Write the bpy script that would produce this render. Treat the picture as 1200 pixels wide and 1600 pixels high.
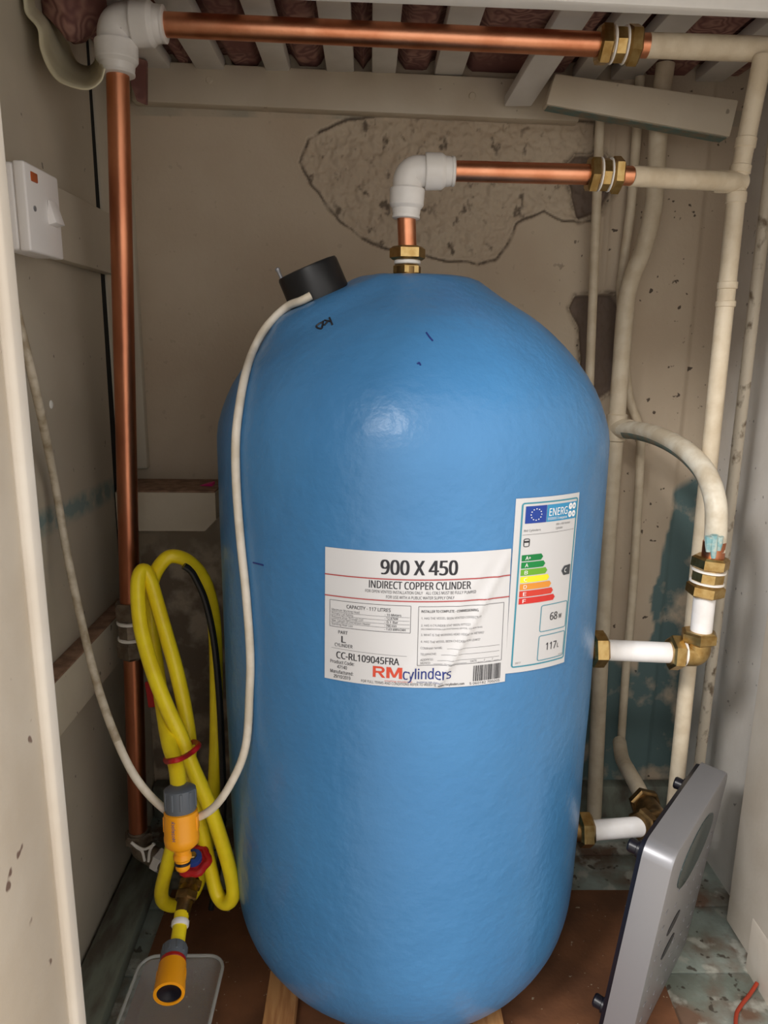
import bpy, bmesh, math, random
import numpy as np
from mathutils import Vector, Matrix, noise
random.seed(7)
for o in list(bpy.data.objects): bpy.data.objects.remove(o)
SC = bpy.context.scene
COL = SC.collection
# ------------------------------------------------------------------ camera
F = 1150.0; PITCH = math.radians(12.7); YAW = math.radians(1.25); ROLL = math.radians(.7); ZC = .92
FW = Vector((math.sin(YAW)*math.cos(PITCH), math.cos(YAW)*math.cos(PITCH), -math.sin(PITCH)))
R0 = Vector((math.cos(YAW), -math.sin(YAW), 0)); U0 = R0.cross(FW)
RT = R0*math.cos(ROLL)+U0*math.sin(ROLL); UP = -R0*math.sin(ROLL)+U0*math.cos(ROLL)
EYE = Vector((0, 0, ZC))
cd = bpy.data.cameras.new('camera'); cam = bpy.data.objects.new('camera', cd); COL.objects.link(cam)
cd.sensor_fit = 'VERTICAL'; cd.sensor_height = 24; cd.lens = F*24/1600; cd.clip_start = .01
M = Matrix.Identity(4)
for i in range(3):
    M[i][0] = RT[i]; M[i][1] = UP[i]; M[i][2] = -FW[i]; M[i][3] = EYE[i]
cam.matrix_world = M
SC.camera = cam
# ------------------------------------------------------------------ light and exposure
SC.view_settings.view_transform = 'Standard'; SC.view_settings.look = 'None'
SC.view_settings.exposure = .40; SC.view_settings.gamma = 1; SC.view_settings.use_curve_mapping = False
w = bpy.data.worlds.new('room_glow'); SC.world = w; w.use_nodes = True
w.node_tree.nodes['Background'].inputs[0].default_value = (1.0, .955, .905, 1)
w.node_tree.nodes['Background'].inputs[1].default_value = 1.12
ld = bpy.data.lights.new('ceiling_lamp', 'POINT'); ld.energy = 26; ld.color = (1, .97, .94); ld.shadow_soft_size = .12
lamp = bpy.data.objects.new('ceiling_lamp', ld); COL.objects.link(lamp); lamp.location = (-.42, -1.0, 2.1)
ld2 = bpy.data.lights.new('second_ceiling_lamp', 'POINT'); ld2.energy = 165; ld2.color = (1, .97, .94); ld2.shadow_soft_size = .22
lamp2 = bpy.data.objects.new('second_ceiling_lamp', ld2); COL.objects.link(lamp2); lamp2.location = (-1.35, -1.1, 2.3)
# ------------------------------------------------------------------ pixel to place
def ray(x, y): return FW+RT*((x-600)/F)+UP*((800-y)/F)
def aY(x, y, Y): d = ray(x, y); return EYE+d*(Y/d.y)
def aX(x, y, X): d = ray(x, y); return EYE+d*(X/d.x)
def aZ(x, y, Z): d = ray(x, y); return EYE+d*((Z-ZC)/d.z)
def path(pts): return [aY(*p) for p in pts]
# ------------------------------------------------------------------ materials
def lin(c):
    return tuple((v/255/12.92 if v/255 <= .04045 else ((v/255+.055)/1.055)**2.4) for v in c)+(1,)
def mat(name, c, rough=.5, metal=0, c2=None, scale=30, lo=.4, hi=.62, bump=0, bscale=120, spec=.5, detail=6, trans=0, ior=1.45, stretch=None, extra=None, coat=0):
    m = bpy.data.materials.new(name); m.use_nodes = True
    nt = m.node_tree; N = nt.nodes; L = nt.links; b = N['Principled BSDF']
    b.inputs['Base Color'].default_value = lin(c); b.inputs['Roughness'].default_value = rough
    b.inputs['Metallic'].default_value = metal; b.inputs['Specular IOR Level'].default_value = spec
    b.inputs['Transmission Weight'].default_value = trans; b.inputs['IOR'].default_value = ior
    b.inputs['Coat Weight'].default_value = coat
    g = N.new('ShaderNodeNewGeometry'); vec = g.outputs['Position']
    if stretch:
        mp = N.new('ShaderNodeVectorMath'); mp.operation = 'MULTIPLY'; mp.inputs[1].default_value = stretch
        L.new(vec, mp.inputs[0]); vec = mp.outputs[0]
    col = None
    if c2:
        n = N.new('ShaderNodeTexNoise'); n.inputs['Scale'].default_value = scale; n.inputs['Detail'].default_value = detail
        L.new(vec, n.inputs['Vector'])
        r = N.new('ShaderNodeMapRange'); r.inputs[1].default_value = lo; r.inputs[2].default_value = hi
        L.new(n.outputs['Fac'], r.inputs[0])
        x = N.new('ShaderNodeMix'); x.data_type = 'RGBA'; x.inputs[6].default_value = lin(c); x.inputs[7].default_value = lin(c2)
        L.new(r.outputs[0], x.inputs[0]); col = x.outputs[2]
        L.new(col, b.inputs['Base Color'])
    else:
        rg = N.new('ShaderNodeRGB'); rg.outputs[0].default_value = lin(c); col = rg.outputs[0]
    if bump:
        n = N.new('ShaderNodeTexNoise'); n.inputs['Scale'].default_value = bscale; n.inputs['Detail'].default_value = 4
        L.new(vec, n.inputs['Vector'])
        bp = N.new('ShaderNodeBump'); bp.inputs['Strength'].default_value = bump; bp.inputs['Distance'].default_value = .002
        L.new(n.outputs['Fac'], bp.inputs['Height']); L.new(bp.outputs[0], b.inputs['Normal'])
    if extra:
        col = extra(nt, col, g.outputs['Position']); L.new(col, b.inputs['Base Color'])
    return m
def nnoise(nt, pos, scale, lo, hi, detail=5):
    n = nt.nodes.new('ShaderNodeTexNoise'); n.inputs['Scale'].default_value = scale; n.inputs['Detail'].default_value = detail
    nt.links.new(pos, n.inputs['Vector'])
    r = nt.nodes.new('ShaderNodeMapRange'); r.inputs[1].default_value = lo; r.inputs[2].default_value = hi
    nt.links.new(n.outputs['Fac'], r.inputs[0]); return r.outputs[0]
def nmix(nt, fac, a, b):
    x = nt.nodes.new('ShaderNodeMix'); x.data_type = 'RGBA'
    for i, v in ((0, fac), (6, a), (7, b)):
        if hasattr(v, 'is_output'): nt.links.new(v, x.inputs[i])
        else: x.inputs[i].default_value = v
    return x.outputs[2]
def nmath(nt, op, a, b=0, c=None):
    x = nt.nodes.new('ShaderNodeMath'); x.operation = op; x.use_clamp = False
    for i, v in enumerate((a, b, c)):
        if v is None: continue
        if hasattr(v, 'is_output'): nt.links.new(v, x.inputs[i])
        else: x.inputs[i].default_value = v
    return x.outputs[0]
def nattr(nt, name):
    a = nt.nodes.new('ShaderNodeAttribute'); a.attribute_name = name; return a.outputs['Fac']
def specks(nt, col, pos, scale=90, dark=(60, 48, 38), lo=.7, hi=.74, amt=.8):
    f = nnoise(nt, pos, scale, lo, hi, 2); f = nmath(nt, 'MULTIPLY', f, amt)
    return nmix(nt, f, col, lin(dark))
def wall_extra(nt, col, pos):
    f = nmath(nt, 'MULTIPLY', nnoise(nt, pos, 75, .69, .73, 2), nattr(nt, 'damp')); col = nmix(nt, f, col, lin((64, 52, 42)))
    # worn area of the lower wall: bare plaster and old turquoise paint showing
    crack = nattr(nt, 'crack'); hole = nattr(nt, 'hole'); teal = nattr(nt, 'teal'); worn = nattr(nt, 'worn')
    wm = nmath(nt, 'MULTIPLY', worn, nnoise(nt, pos, 22, .40, .55, 7))
    col = nmix(nt, wm, col, lin((138, 122, 106)))
    tm = nmath(nt, 'MULTIPLY', teal, nnoise(nt, pos, 14, .36, .5, 6))
    col = nmix(nt, tm, col, lin((90, 112, 112)))
    cm = nmath(nt, 'MULTIPLY', crack, nnoise(nt, pos, 40, .3, .5, 5))
    col = nmix(nt, cm, col, lin((70, 56, 44)))
    return nmix(nt, hole, col, lin((116, 100, 88)))
def side_extra(nt, col, pos):
    col = specks(nt, col, pos, 60, amt=.6, lo=.73, hi=.76)
    # smear of turquoise paint across the board
    s = nt.nodes.new('ShaderNodeSeparateXYZ'); nt.links.new(pos, s.inputs[0])
    line = nmath(nt, 'MULTIPLY_ADD', s.outputs[1], -.02, .710)
    d = nmath(nt, 'ABSOLUTE', nmath(nt, 'SUBTRACT', s.outputs[2], line))
    band = nmath(nt, 'SUBTRACT', 1.0, nmath(nt, 'DIVIDE', d, .022)); band = nmath(nt, 'MAXIMUM', band, 0)
    band = nmath(nt, 'MULTIPLY', band, nnoise(nt, pos, 40, .3, .62, 8))
    band = nmath(nt, 'MINIMUM', nmath(nt, 'MULTIPLY', band, 1.6), .85)
    return nmix(nt, band, col, lin((112, 140, 140)))
def stain(nt, col, pos):
    return specks(nt, col, pos, 45, dark=(96, 60, 40), lo=.68, hi=.71, amt=.85)
def floor_extra(nt, col, pos):
    col = nmix(nt, nnoise(nt, pos, 9, .47, .6, 8), col, lin((112, 88, 72)))
    col = nmix(nt, nnoise(nt, pos, 26, .56, .66, 6), col, lin((176, 176, 166)))
    return specks(nt, col, pos, 55, amt=.8, lo=.64, hi=.68)
MT = {}
def setup_mats():
    MT['wall'] = mat('painted_plaster', (196, 180, 158), .75, c2=(186, 168, 146), scale=5, bump=.35, bscale=140, extra=wall_extra)
    MT['side'] = mat('painted_board', (198, 188, 170), .7, c2=(188, 178, 160), scale=6, bump=.2, bscale=60, extra=side_extra)
    MT['right'] = mat('painted_side_board', (228, 224, 218), .7, c2=(214, 208, 200), scale=7, bump=.25, bscale=90, extra=lambda nt, c, p: specks(nt, c, p, 70, amt=.6))
    MT['cream'] = mat('cream_gloss_wood', (200, 188, 168), .45, c2=(190, 176, 154), scale=8, bump=.2, bscale=70, extra=lambda nt, c, p: specks(nt, c, p, 70, amt=.5, lo=.74, hi=.78))
    MT['jamb'] = mat('door_lining_paint', (204, 192, 174), .5, c2=(196, 182, 162), scale=10, bump=.2, bscale=80, extra=stain)
    MT['white'] = mat('white_painted_wood', (226, 222, 216), .5, c2=(214, 209, 202), scale=14, bump=.15, bscale=60)
    MT['head'] = mat('white_gloss_head', (240, 238, 234), .45, c2=(232, 230, 226), scale=14, bump=.15, bscale=60)
    MT['pp'] = mat('cream_painted_pipe', (212, 198, 174), .5, c2=(200, 184, 158), scale=40, bump=.25, bscale=180)
    MT['ppd'] = mat('mouldy_painted_pipe', (204, 192, 172), .55, c2=(120, 104, 84), scale=55, lo=.55, hi=.66, bump=.4, bscale=220, stretch=(1, 1, .7))
    MT['ppt'] = mat('weathered_painted_pipe', (222, 214, 196), .45, c2=(196, 182, 158), scale=30, bump=.2, bscale=160)
    MT['flake'] = mat('turquoise_flaking_paint', (128, 172, 176), .6, c2=(190, 200, 190), scale=120, bump=.5, bscale=200)
    MT['teal'] = mat('old_turquoise_paint', (98, 120, 114), .6, c2=(130, 120, 102), scale=60)
    MT['cu'] = mat('new_copper', (226, 158, 122), .36, 1, c2=(206, 134, 98), scale=24, stretch=(1, 1, 1), bump=.06, bscale=300)
    MT['cu2'] = mat('aged_copper', (214, 144, 108), .38, 1, c2=(176, 110, 82), scale=16, stretch=(1, 1, .35), bump=.06, bscale=300)
    MT['brass'] = mat('brass', (190, 162, 108), .36, 1, c2=(170, 138, 84), scale=90, bump=.1, bscale=300)
    MT['brass2'] = mat('dull_brass', (140, 112, 72), .45, 1, c2=(104, 82, 54), scale=70)
    MT['ptfe'] = mat('white_sealing_tape', (236, 232, 226), .6)
    MT['pf'] = mat('white_plastic_fitting', (226, 222, 218), .35, c2=(214, 210, 205), scale=20)
    MT['wp'] = mat('white_plastic_pipe', (240, 238, 238), .35, c2=(228, 224, 220), scale=26)
    MT['tarn'] = mat('tarnished_fitting', (132, 120, 106), .45, .6, c2=(106, 92, 78), scale=60)
    MT['blue'] = None
    MT['paper'] = mat('label_paper', (204, 204, 206), .38, spec=.4)
    MT['ink'] = mat('black_ink', (38, 38, 44), .5)
    MT['greyink'] = mat('grey_ink', (96, 96, 100), .5)
    MT['redink'] = mat('red_ink', (170, 60, 62), .5)
    MT['rm'] = mat('logo_red', (200, 72, 50), .5)
    MT['navy'] = mat('logo_navy', (34, 50, 120), .5)
    MT['eub'] = mat('flag_blue', (28, 62, 150), .45)
    MT['enb'] = mat('banner_blue', (52, 142, 190), .45)
    MT['wink'] = mat('white_ink', (244, 244, 244), .5)
    for k, c in dict(g1=(8, 122, 62), g2=(14, 132, 64), g3=(104, 168, 48), ye=(238, 226, 44), og=(222, 146, 56), r1=(206, 62, 48), r2=(204, 48, 44), arrow=(62, 66, 72)).items():
        MT[k] = mat('band_'+k, c, .45)
    MT['tealink'] = mat('border_teal', (56, 138, 160), .45)
    MT['black'] = mat('black_plastic', (20, 20, 22), .42, c2=(26, 26, 28), scale=30)
    MT['rubber'] = mat('black_rubber', (22, 22, 32), .35)
    MT['cable'] = mat('cream_flex', (222, 212, 196), .42, c2=(206, 194, 174), scale=40)
    MT['cabled'] = mat('grubby_flex', (196, 184, 164), .5, c2=(156, 140, 116), scale=60, lo=.42, hi=.66)
    MT['bcable'] = mat('black_cable', (24, 24, 26), .35)
    MT['hose'] = mat('yellow_hose', (250, 226, 36), .35, c2=(240, 212, 32), scale=30)
    MT['orange'] = mat('amber_plastic', (250, 166, 24), .38)
    MT['grey'] = mat('grey_plastic', (96, 102, 110), .45)
    MT['red'] = mat('red_plastic', (176, 28, 32), .35)
    MT['bluep'] = mat('blue_plastic', (40, 72, 150), .4)
    MT['silver'] = mat('silver_plastic', (146, 146, 150), .36, .4)
    MT['glass'] = mat('dark_glass', (70, 84, 84), .08)
    MT['neon'] = mat('neon_lens', (176, 84, 40), .25)
    MT['switch'] = mat('switch_plastic', (240, 236, 234), .35)
    MT['board'] = mat('brown_hardboard', (128, 84, 56), .62, c2=(104, 68, 46), scale=12, bump=.25, bscale=120, extra=lambda nt, c, p: specks(nt, c, p, 120, dark=(190, 176, 150), lo=.72, hi=.75))
    MT['bearer'] = mat('raw_timber', (188, 138, 88), .65, c2=(164, 112, 68), scale=30, stretch=(6, .5, 6), bump=.2)
    MT['floor'] = mat('worn_floor_paint', (152, 163, 156), .6, c2=(124, 132, 122), scale=14, bump=.4, bscale=90, extra=floor_extra)
    MT['gboard'] = mat('green_timber', (120, 126, 114), .7, c2=(92, 86, 76), scale=18, stretch=(2, .6, 1), bump=.3, bscale=80)
    MT['dust'] = mat('dusty_timber', (158, 126, 104), .8, c2=(122, 94, 76), scale=50, bump=.5)
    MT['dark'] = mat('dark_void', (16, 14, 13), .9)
    MT['linen'] = mat('cream_linen', (206, 198, 170), .85, c2=(196, 186, 156), scale=14, bump=.3, bscale=260)
    MT['roomfloor'] = mat('room_carpet', (178, 168, 154), .9, c2=(170, 160, 146), scale=60)
    MT['wire'] = mat('red_wire', (164, 60, 38), .4)
    MT['chip'] = mat('plaster_chip', (232, 230, 224), .8)
    MT['pink'] = mat('pink_paper', (214, 40, 130), .5)
    MT['tub'] = mat('clear_tub_plastic', (214, 216, 212), .25); MT['tub'].node_tree.nodes['Principled BSDF'].inputs['Alpha'].default_value = .17
    m = mat('blue_foam_jacket', (70, 127, 177), .31, c2=(66, 122, 172), scale=6, spec=.5)
    nt = m.node_tree; N = nt.nodes; L = nt.links
    g = N.new('ShaderNodeNewGeometry'); bs = N['Principled BSDF']
    n1 = N.new('ShaderNodeTexNoise'); n1.inputs['Scale'].default_value = 95; n1.inputs['Detail'].default_value = 3
    n2 = N.new('ShaderNodeTexNoise'); n2.inputs['Scale'].default_value = 22; n2.inputs['Detail'].default_value = 2
    L.new(g.outputs['Position'], n1.inputs['Vector']); L.new(g.outputs['Position'], n2.inputs['Vector'])
    b1 = N.new('ShaderNodeBump'); b1.inputs['Strength'].default_value = .42; b1.inputs['Distance'].default_value = .002
    b2 = N.new('ShaderNodeBump'); b2.inputs['Strength'].default_value = .5; b2.inputs['Distance'].default_value = .004
    L.new(n1.outputs['Fac'], b1.inputs['Height']); L.new(n2.outputs['Fac'], b2.inputs['Height'])
    L.new(b1.outputs[0], b2.inputs['Normal']); L.new(b2.outputs[0], bs.inputs['Normal']); MT['blue'] = m
    # paisley quilt: swirling lines
    m = mat('paisley_fabric', (150, 104, 98), .9); nt = m.node_tree; N = nt.nodes; L = nt.links
    g = N.new('ShaderNodeNewGeometry'); bs = N['Principled BSDF']
    n = N.new('ShaderNodeTexNoise'); n.inputs['Scale'].default_value = 16; n.inputs['Detail'].default_value = 2
    L.new(g.outputs['Position'], n.inputs['Vector'])
    s = nmath(nt, 'SINE', nmath(nt, 'MULTIPLY', n.outputs['Fac'], 70))
    s = nmath(nt, 'MULTIPLY_ADD', s, .5, .5)
    c = nmix(nt, s, lin((122, 84, 80)), lin((166, 126, 114)))
    c = nmix(nt, nnoise(nt, g.outputs['Position'], 10, .45, .6), c, lin((124, 82, 76))); L.new(c, bs.inputs['Base Color']); MT['quilt'] = m
setup_mats()
# ------------------------------------------------------------------ mesh helpers
ORG = {}
def thing(name, label, cat, loc, group=None):
    o = bpy.data.objects.new(name, None); COL.objects.link(o); o.empty_display_size = .02
    o.location = loc; o['label'] = label; o['category'] = cat
    if group: o['group'] = group
    ORG[o.name] = Vector(loc); return o
def struct(name, loc=(0, 0, 0), label=None):
    o = bpy.data.objects.new(name, None); COL.objects.link(o); o['kind'] = 'structure'; o.location = loc; ORG[o.name] = Vector(loc)
    if label: o['label'] = label
    return o
def mk(name, vf, m, parent=None, label=None, cat=None, group=None, kind=None, ang=35, uv=None):
    V, Fc = vf[0], vf[1]; V = [Vector(v) for v in V]
    if parent: org = ORG[parent.name]
    else:
        org = Vector((sum(v.x for v in V)/len(V), sum(v.y for v in V)/len(V), min(v.z for v in V)))
    me = bpy.data.meshes.new(name); me.from_pydata([tuple(v-org) for v in V], [], Fc); me.validate(); 
    bm = bmesh.new(); bm.from_mesh(me)
    if ang is not None: bmesh.ops.recalc_face_normals(bm, faces=bm.faces)
    bm.to_mesh(me); bm.free()
    me.materials.append(MT[m])
    if ang is not None:
        me.polygons.foreach_set('use_smooth', [True]*len(me.polygons)); me.set_sharp_from_angle(angle=math.radians(ang))
    o = bpy.data.objects.new(name, me); COL.objects.link(o); ORG[o.name] = org
    if parent: o.parent = parent
    else: o.location = org
    if label: o['label'] = label
    if cat: o['category'] = cat
    if group: o['group'] = group
    if kind: o['kind'] = kind
    return o
def join(*vfs):
    V, Fc = [], []
    for v, f in vfs:
        n = len(V); V += list(v); Fc += [tuple(i+n for i in q) for q in f]
    return V, Fc
def bm_out(bm):
    bm.verts.index_update(); r = [v.co.copy() for v in bm.verts], [tuple(v.index for v in f.verts) for f in bm.faces]; bm.free(); return r
def hexa(P, bev=0, seg=2):
    """8 corners: bottom 4 loop, top 4 loop"""
    bm = bmesh.new(); v = [bm.verts.new(p) for p in P]
    for q in ((0, 1, 2, 3), (4, 5, 6, 7), (0, 1, 5, 4), (1, 2, 6, 5), (2, 3, 7, 6), (3, 0, 4, 7)): bm.faces.new([v[i] for i in q])
    bmesh.ops.recalc_face_normals(bm, faces=bm.faces)
    if bev: bmesh.ops.bevel(bm, geom=bm.edges[:], offset=bev, segments=seg, affect='EDGES', profile=.5)
    return bm_out(bm)
def box(x0, x1, y0, y1, z0, z1, bev=0, seg=2):
    return hexa([(x0, y0, z0), (x1, y0, z0), (x1, y1, z0), (x0, y1, z0), (x0, y0, z1), (x1, y0, z1), (x1, y1, z1), (x0, y1, z1)], bev, seg)
def frame(d):
    d = d.normalized(); a = Vector((0, 0, 1)) if abs(d.z) < .9 else Vector((0, 1, 0))
    u = d.cross(a).normalized(); return u, d.cross(u).normalized()
def lathe(p0, p1, prof, n=28, caps=True, rot=0):
    """prof: (t metres along axis from p0, radius)"""
    p0 = Vector(p0); d = (Vector(p1)-p0).normalized(); u, v = frame(d); V = []; Fc = []
    for t, r in prof:
        for k in range(n):
            a = 2*math.pi*k/n+rot; V.append(p0+d*t+(u*math.cos(a)+v*math.sin(a))*r)
    for i in range(len(prof)-1):
        for k in range(n):
            Fc.append((i*n+k, i*n+(k+1) % n, (i+1)*n+(k+1) % n, (i+1)*n+k))
    if caps: Fc.append(tuple(range(n))[::-1]); Fc.append(tuple((len(prof)-1)*n+k for k in range(n)))
    return V, Fc
def nut(c, d, w, R, rot=.2):
    """hexagon nut centred on c, axis d, width w, corner radius R"""
    c = Vector(c); d = Vector(d).normalized(); p = c-d*w/2
    return lathe(p, p+d, [(0, R*.84), (w*.06, R*.88), (w*.16, R), (w*.84, R), (w*.94, R*.88), (w, R*.84)], 6, True, rot)
def cat(P, sub=8):
    P = [Vector(p) for p in P]; out = []
    if len(P) == 2: return P
    Q = [P[0]*2-P[1]]+P+[P[-1]*2-P[-2]]
    for i in range(1, len(Q)-2):
        for s in range(sub):
            t = s/sub; a, b, c, d = Q[i-1:i+3]
            out.append(.5*((2*b)+(c-a)*t+(2*a-5*b+4*c-d)*t*t+(3*b-a-3*c+d)*t**3))
    out.append(P[-1]); return out
def fillet(P, r, n=8):
    P = [Vector(p) for p in P]; out = [P[0]]
    for i in range(1, len(P)-1):
        a = (P[i-1]-P[i]).normalized(); b = (P[i+1]-P[i]).normalized(); th = a.angle(b)
        d = min(r/math.tan(th/2), (P[i-1]-P[i]).length*.49, (P[i+1]-P[i]).length*.49)
        s, e = P[i]+a*d, P[i]+b*d
        for k in range(n+1):
            t = k/n; out.append(s*(1-t)**2+P[i]*2*t*(1-t)+e*t*t)
    out.append(P[-1]); return out
def tube(P, r, n=16, caps=True):
    P = [Vector(p) for p in P]; V = []; Fc = []; u = None
    rs = r if isinstance(r, (list, tuple)) else [r]*len(P)
    for i, p in enumerate(P):
        d = (P[min(i+1, len(P)-1)]-P[max(i-1, 0)]).normalized()
        if u is None: u, v = frame(d)
        else:
            u = (u-d*u.dot(d)).normalized(); v = d.cross(u)
        for k in range(n):
            a = 2*math.pi*k/n; V.append(p+(u*math.cos(a)+v*math.sin(a))*rs[i])
    for i in range(len(P)-1):
        for k in range(n): Fc.append((i*n+k, i*n+(k+1) % n, (i+1)*n+(k+1) % n, (i+1)*n+k))
    if caps: Fc.append(tuple(range(n))[::-1]); Fc.append(tuple((len(P)-1)*n+k for k in range(n)))
    return V, Fc
def ring(c, d, R, w, n=24, hole=0):
    c = Vector(c); d = Vector(d).normalized(); p = c-d*w/2
    return lathe(p, p+d, [(0, R*.93), (w*.2, R), (w*.8, R), (w, R*.93)], n)
# ------------------------------------------------------------------ the setting
YB = 1.33; XL = -.42; XR = .63
def inside(p, poly):
    x, y = p; c = False; j = len(poly)-1
    for i in range(len(poly)):
        xi, yi = poly[i]; xj, yj = poly[j]
        if (yi > y) != (yj > y) and x < (xj-xi)*(y-yi)/(yj-yi)+xi: c = not c
        j = i
    return c
def pdist(p, poly):
    b = 9
    for i in range(len(poly)):
        ax, ay = poly[i-1]; bx, by = poly[i]; dx, dy = bx-ax, by-ay
        t = max(0, min(1, ((p[0]-ax)*dx+(p[1]-ay)*dy)/(dx*dx+dy*dy+1e-12)))
        b = min(b, math.hypot(p[0]-ax-t*dx, p[1]-ay-t*dy))
    return b
def wallpoly(px): return [(q.x, q.z) for q in (aY(x, y, YB) for x, y in px)]
patch = wallpoly([(500, 205), (482, 215), (468, 255), (488, 290), (505, 315), (530, 345), (560, 367), (600, 387), (650, 397), (700, 407), (740, 412), (775, 405), (795, 380), (806, 350), (850, 330), (882, 345), (925, 345), (930, 188), (800, 183), (700, 178), (600, 178), (540, 188)])
hole = wallpoly([(888, 480), (900, 462), (925, 458), (955, 460), (972, 482), (968, 560), (955, 612), (915, 640), (906, 560), (903, 515)])
hole2 = wallpoly([(884, 255), (900, 240), (945, 240), (962, 260), (955, 300), (940, 330), (905, 345), (893, 315)])
def build_back():
    xs = np.concatenate([np.arange(XL-.03, -.15, .006), np.arange(-.15, .46, .0023), np.arange(.46, XR+.045, .005)]); zs = np.concatenate([np.arange(-.03, .60, .006), np.arange(.60, .98, .004), np.arange(.98, 1.31, .0023), np.arange(1.31, 2.12, .01)])
    bulge0, bulge1 = aY(948, 350, YB).x, aY(984, 350, YB).x
    V = []; A = {k: [] for k in ('crack', 'hole', 'teal', 'worn', 'damp')}
    for z in zs:
        for x in xs:
            y = YB+noise.noise(Vector((x*9, z*9, 3)))*.0015; ck = hl = tl = wn = 0
            p = (x+noise.noise(Vector((x*40, z*40, 0)))*.004, z+noise.noise(Vector((x*40, z*40, 9)))*.004)
            if x > -.15 and z > .98:
                ins = inside(p, patch); d = pdist(p, patch)
                if ins:
                    k = min(1, d/.01)
                    y += .0035*k+(noise.fractal(Vector((x*60, z*60, 1)), .7, 2, 6))*.0046*k
                if d < .0026: ck = 1-.6*d/.0026; y += .0025
                if ins: ck = max(ck, min(.8, max(0, noise.fractal(Vector((x*45, z*30, 5)), .6, 2, 4)-.42)*2.6))
            for q, dep in ((hole, .013), (hole2, .009)):
                if x > .2 and z > .6:
                    ins = inside(p, q); d = pdist(p, q)
                    if ins: y += dep*min(1, d/.006)+noise.fractal(Vector((x*70, z*70, 1)), .8, 2, 4)*.003; hl = max(hl, min(1, d/.004))
                    elif d < .006: ck = max(ck, .7*(1-d/.006)); y += .002
            if bulge0 < x < bulge1 and z > .98 and not hl:
                y -= .012*math.sin((x-bulge0)/(bulge1-bulge0)*math.pi)**.6
            if .40 < x < .567: y -= .006
            edge = .33+.05*noise.noise(Vector((x*12, 3, z*3)))+.36*max(0, min(1, (x-.535+.02*noise.noise(Vector((1, z*14, 3))))/.03))
            if x > .15: tl = max(0, min(1, (edge-z)/.02))
            if x < .15: wn = max(0, min(1, (.62-z)/.1))
            if z > 1.285 and z < 1.31: tl = max(tl, .8*max(0, noise.noise(Vector((x*8, 0, 2)))+.25))
            V.append((x, y, z)); A['crack'].append(ck); A['hole'].append(hl); A['teal'].append(tl); A['worn'].append(wn); A['damp'].append(max(.12, min(.9, (x-.30)/.08)))
    n = len(xs); Fc = [(j*n+i, j*n+i+1, (j+1)*n+i+1, (j+1)*n+i) for j in range(len(zs)-1) for i in range(n-1)]
    me = bpy.data.meshes.new('wall_back'); me.from_pydata(V, [], Fc); me.materials.append(MT['wall'])
    me.polygons.foreach_set('use_smooth', [True]*len(Fc))
    for k, a in A.items():
        at = me.attributes.new(k, 'FLOAT', 'POINT'); at.data.foreach_set('value', a)
    o = bpy.data.objects.new('wall_back', me); COL.objects.link(o); o['kind'] = 'structure'; o['label'] = 'cream painted back wall with rough plaster patch and open holes'
build_back()
# left wall: two boards with a dark-filled joint between them
wl = struct('wall_left', label='cream painted boards with a joint filled dark as shade')
mk('board', hexa([(XL-.018, .43, -.02), (XL, .43, -.02), (XL, 1.190, -.02), (XL-.018, 1.190, -.02), (XL-.018, .43, 2.1), (XL, .43, 2.1), (XL, 1.231, 2.1), (XL-.018, 1.231, 2.1)], .0012), 'side', wl)
mk('board', box(XL-.018, XL+.001, 1.234, YB+.02, .735, 2.1, .0015), 'side', wl)
mk('board', box(XL-.018, XL-.004, 1.236, YB+.02, -.02, .735, .0015), 'side', wl)
mk('backing', box(XL-.05, XL-.022, .4, YB+.04, -.02, 2.1), 'dark', wl)
mk('joint_shade_strip', hexa([(XL-.02, 1.18, -.02), (XL-.0022, 1.18, -.02), (XL-.0022, 1.238, -.02), (XL-.02, 1.238, -.02), (XL-.02, 1.22, 1.5), (XL-.0022, 1.22, 1.5), (XL-.0022, 1.233, 1.5), (XL-.02, 1.233, 1.5)]), 'dark', wl)  # near-black strip fills the gap, painting in the shade of the joint
mk('trim_1', box(XL, -.397, YB-.016, YB+.01, .70, 1.30, .002), 'side', kind='structure', label='narrow cream corner strip where left and back walls meet')
# right wall
wr = struct('wall_right', label='grey cream right wall behind the pipes')
mk('board', box(XR, XR+.02, .95, YB+.03, -.02, 2.1, .002), 'right', wr)
# door lining, right
MT['post'] = mat('post_paint', (230, 222, 210), .5, c2=(220, 210, 196), scale=10, bump=.2, bscale=80)
dr = struct('door_lining_right', label='white painted door post on the right'); 
mk('post', box(.582, .66, .60, 1.005, .022, 2.1, .004), 'post', dr)
mk('lining', box(.588, .68, .36, .605, -.02, 2.1, .003), 'post', dr)
mk('plinth', box(.581, .66, .60, .935, -.012, .09, .003), 'post', dr)
# door lining, left
dl = struct('door_lining_left', label='white painted door lining on the left with rust marks')
mk('lining', box(-.30, -.228, .365, .474, -.02, 2.1, .003), 'jamb', dl)
mk('stop', box(-.30, -.2225, .474, .492, -.02, 2.1, .004, 3), 'post', dl)
mk('infill', box(XL-.03, -.30, .43, .47, -.02, 2.1), 'side', dl)
def zline(p, q, Y):
    a, b = aY(*p, Y), aY(*q, Y); return lambda X: a.z+(b.z-a.z)*(X-a.x)/(b.x-a.x)
wf = struct('wall_front', label='room wall around the cupboard opening')
mk('panel', box(-1.3, 1.6, .40, .419, 1.36, 2.4), 'side', wf)
mk('panel', box(-1.3, -.29, .40, .42, -.42, 1.36), 'side', wf)
mk('panel', box(.66, 1.6, .40, .42, -.42, 1.36), 'side', wf)
mk('ceiling', box(XL-.05, XR+.05, .42, YB+.05, 2.1, 2.12), 'side', kind='structure')
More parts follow.
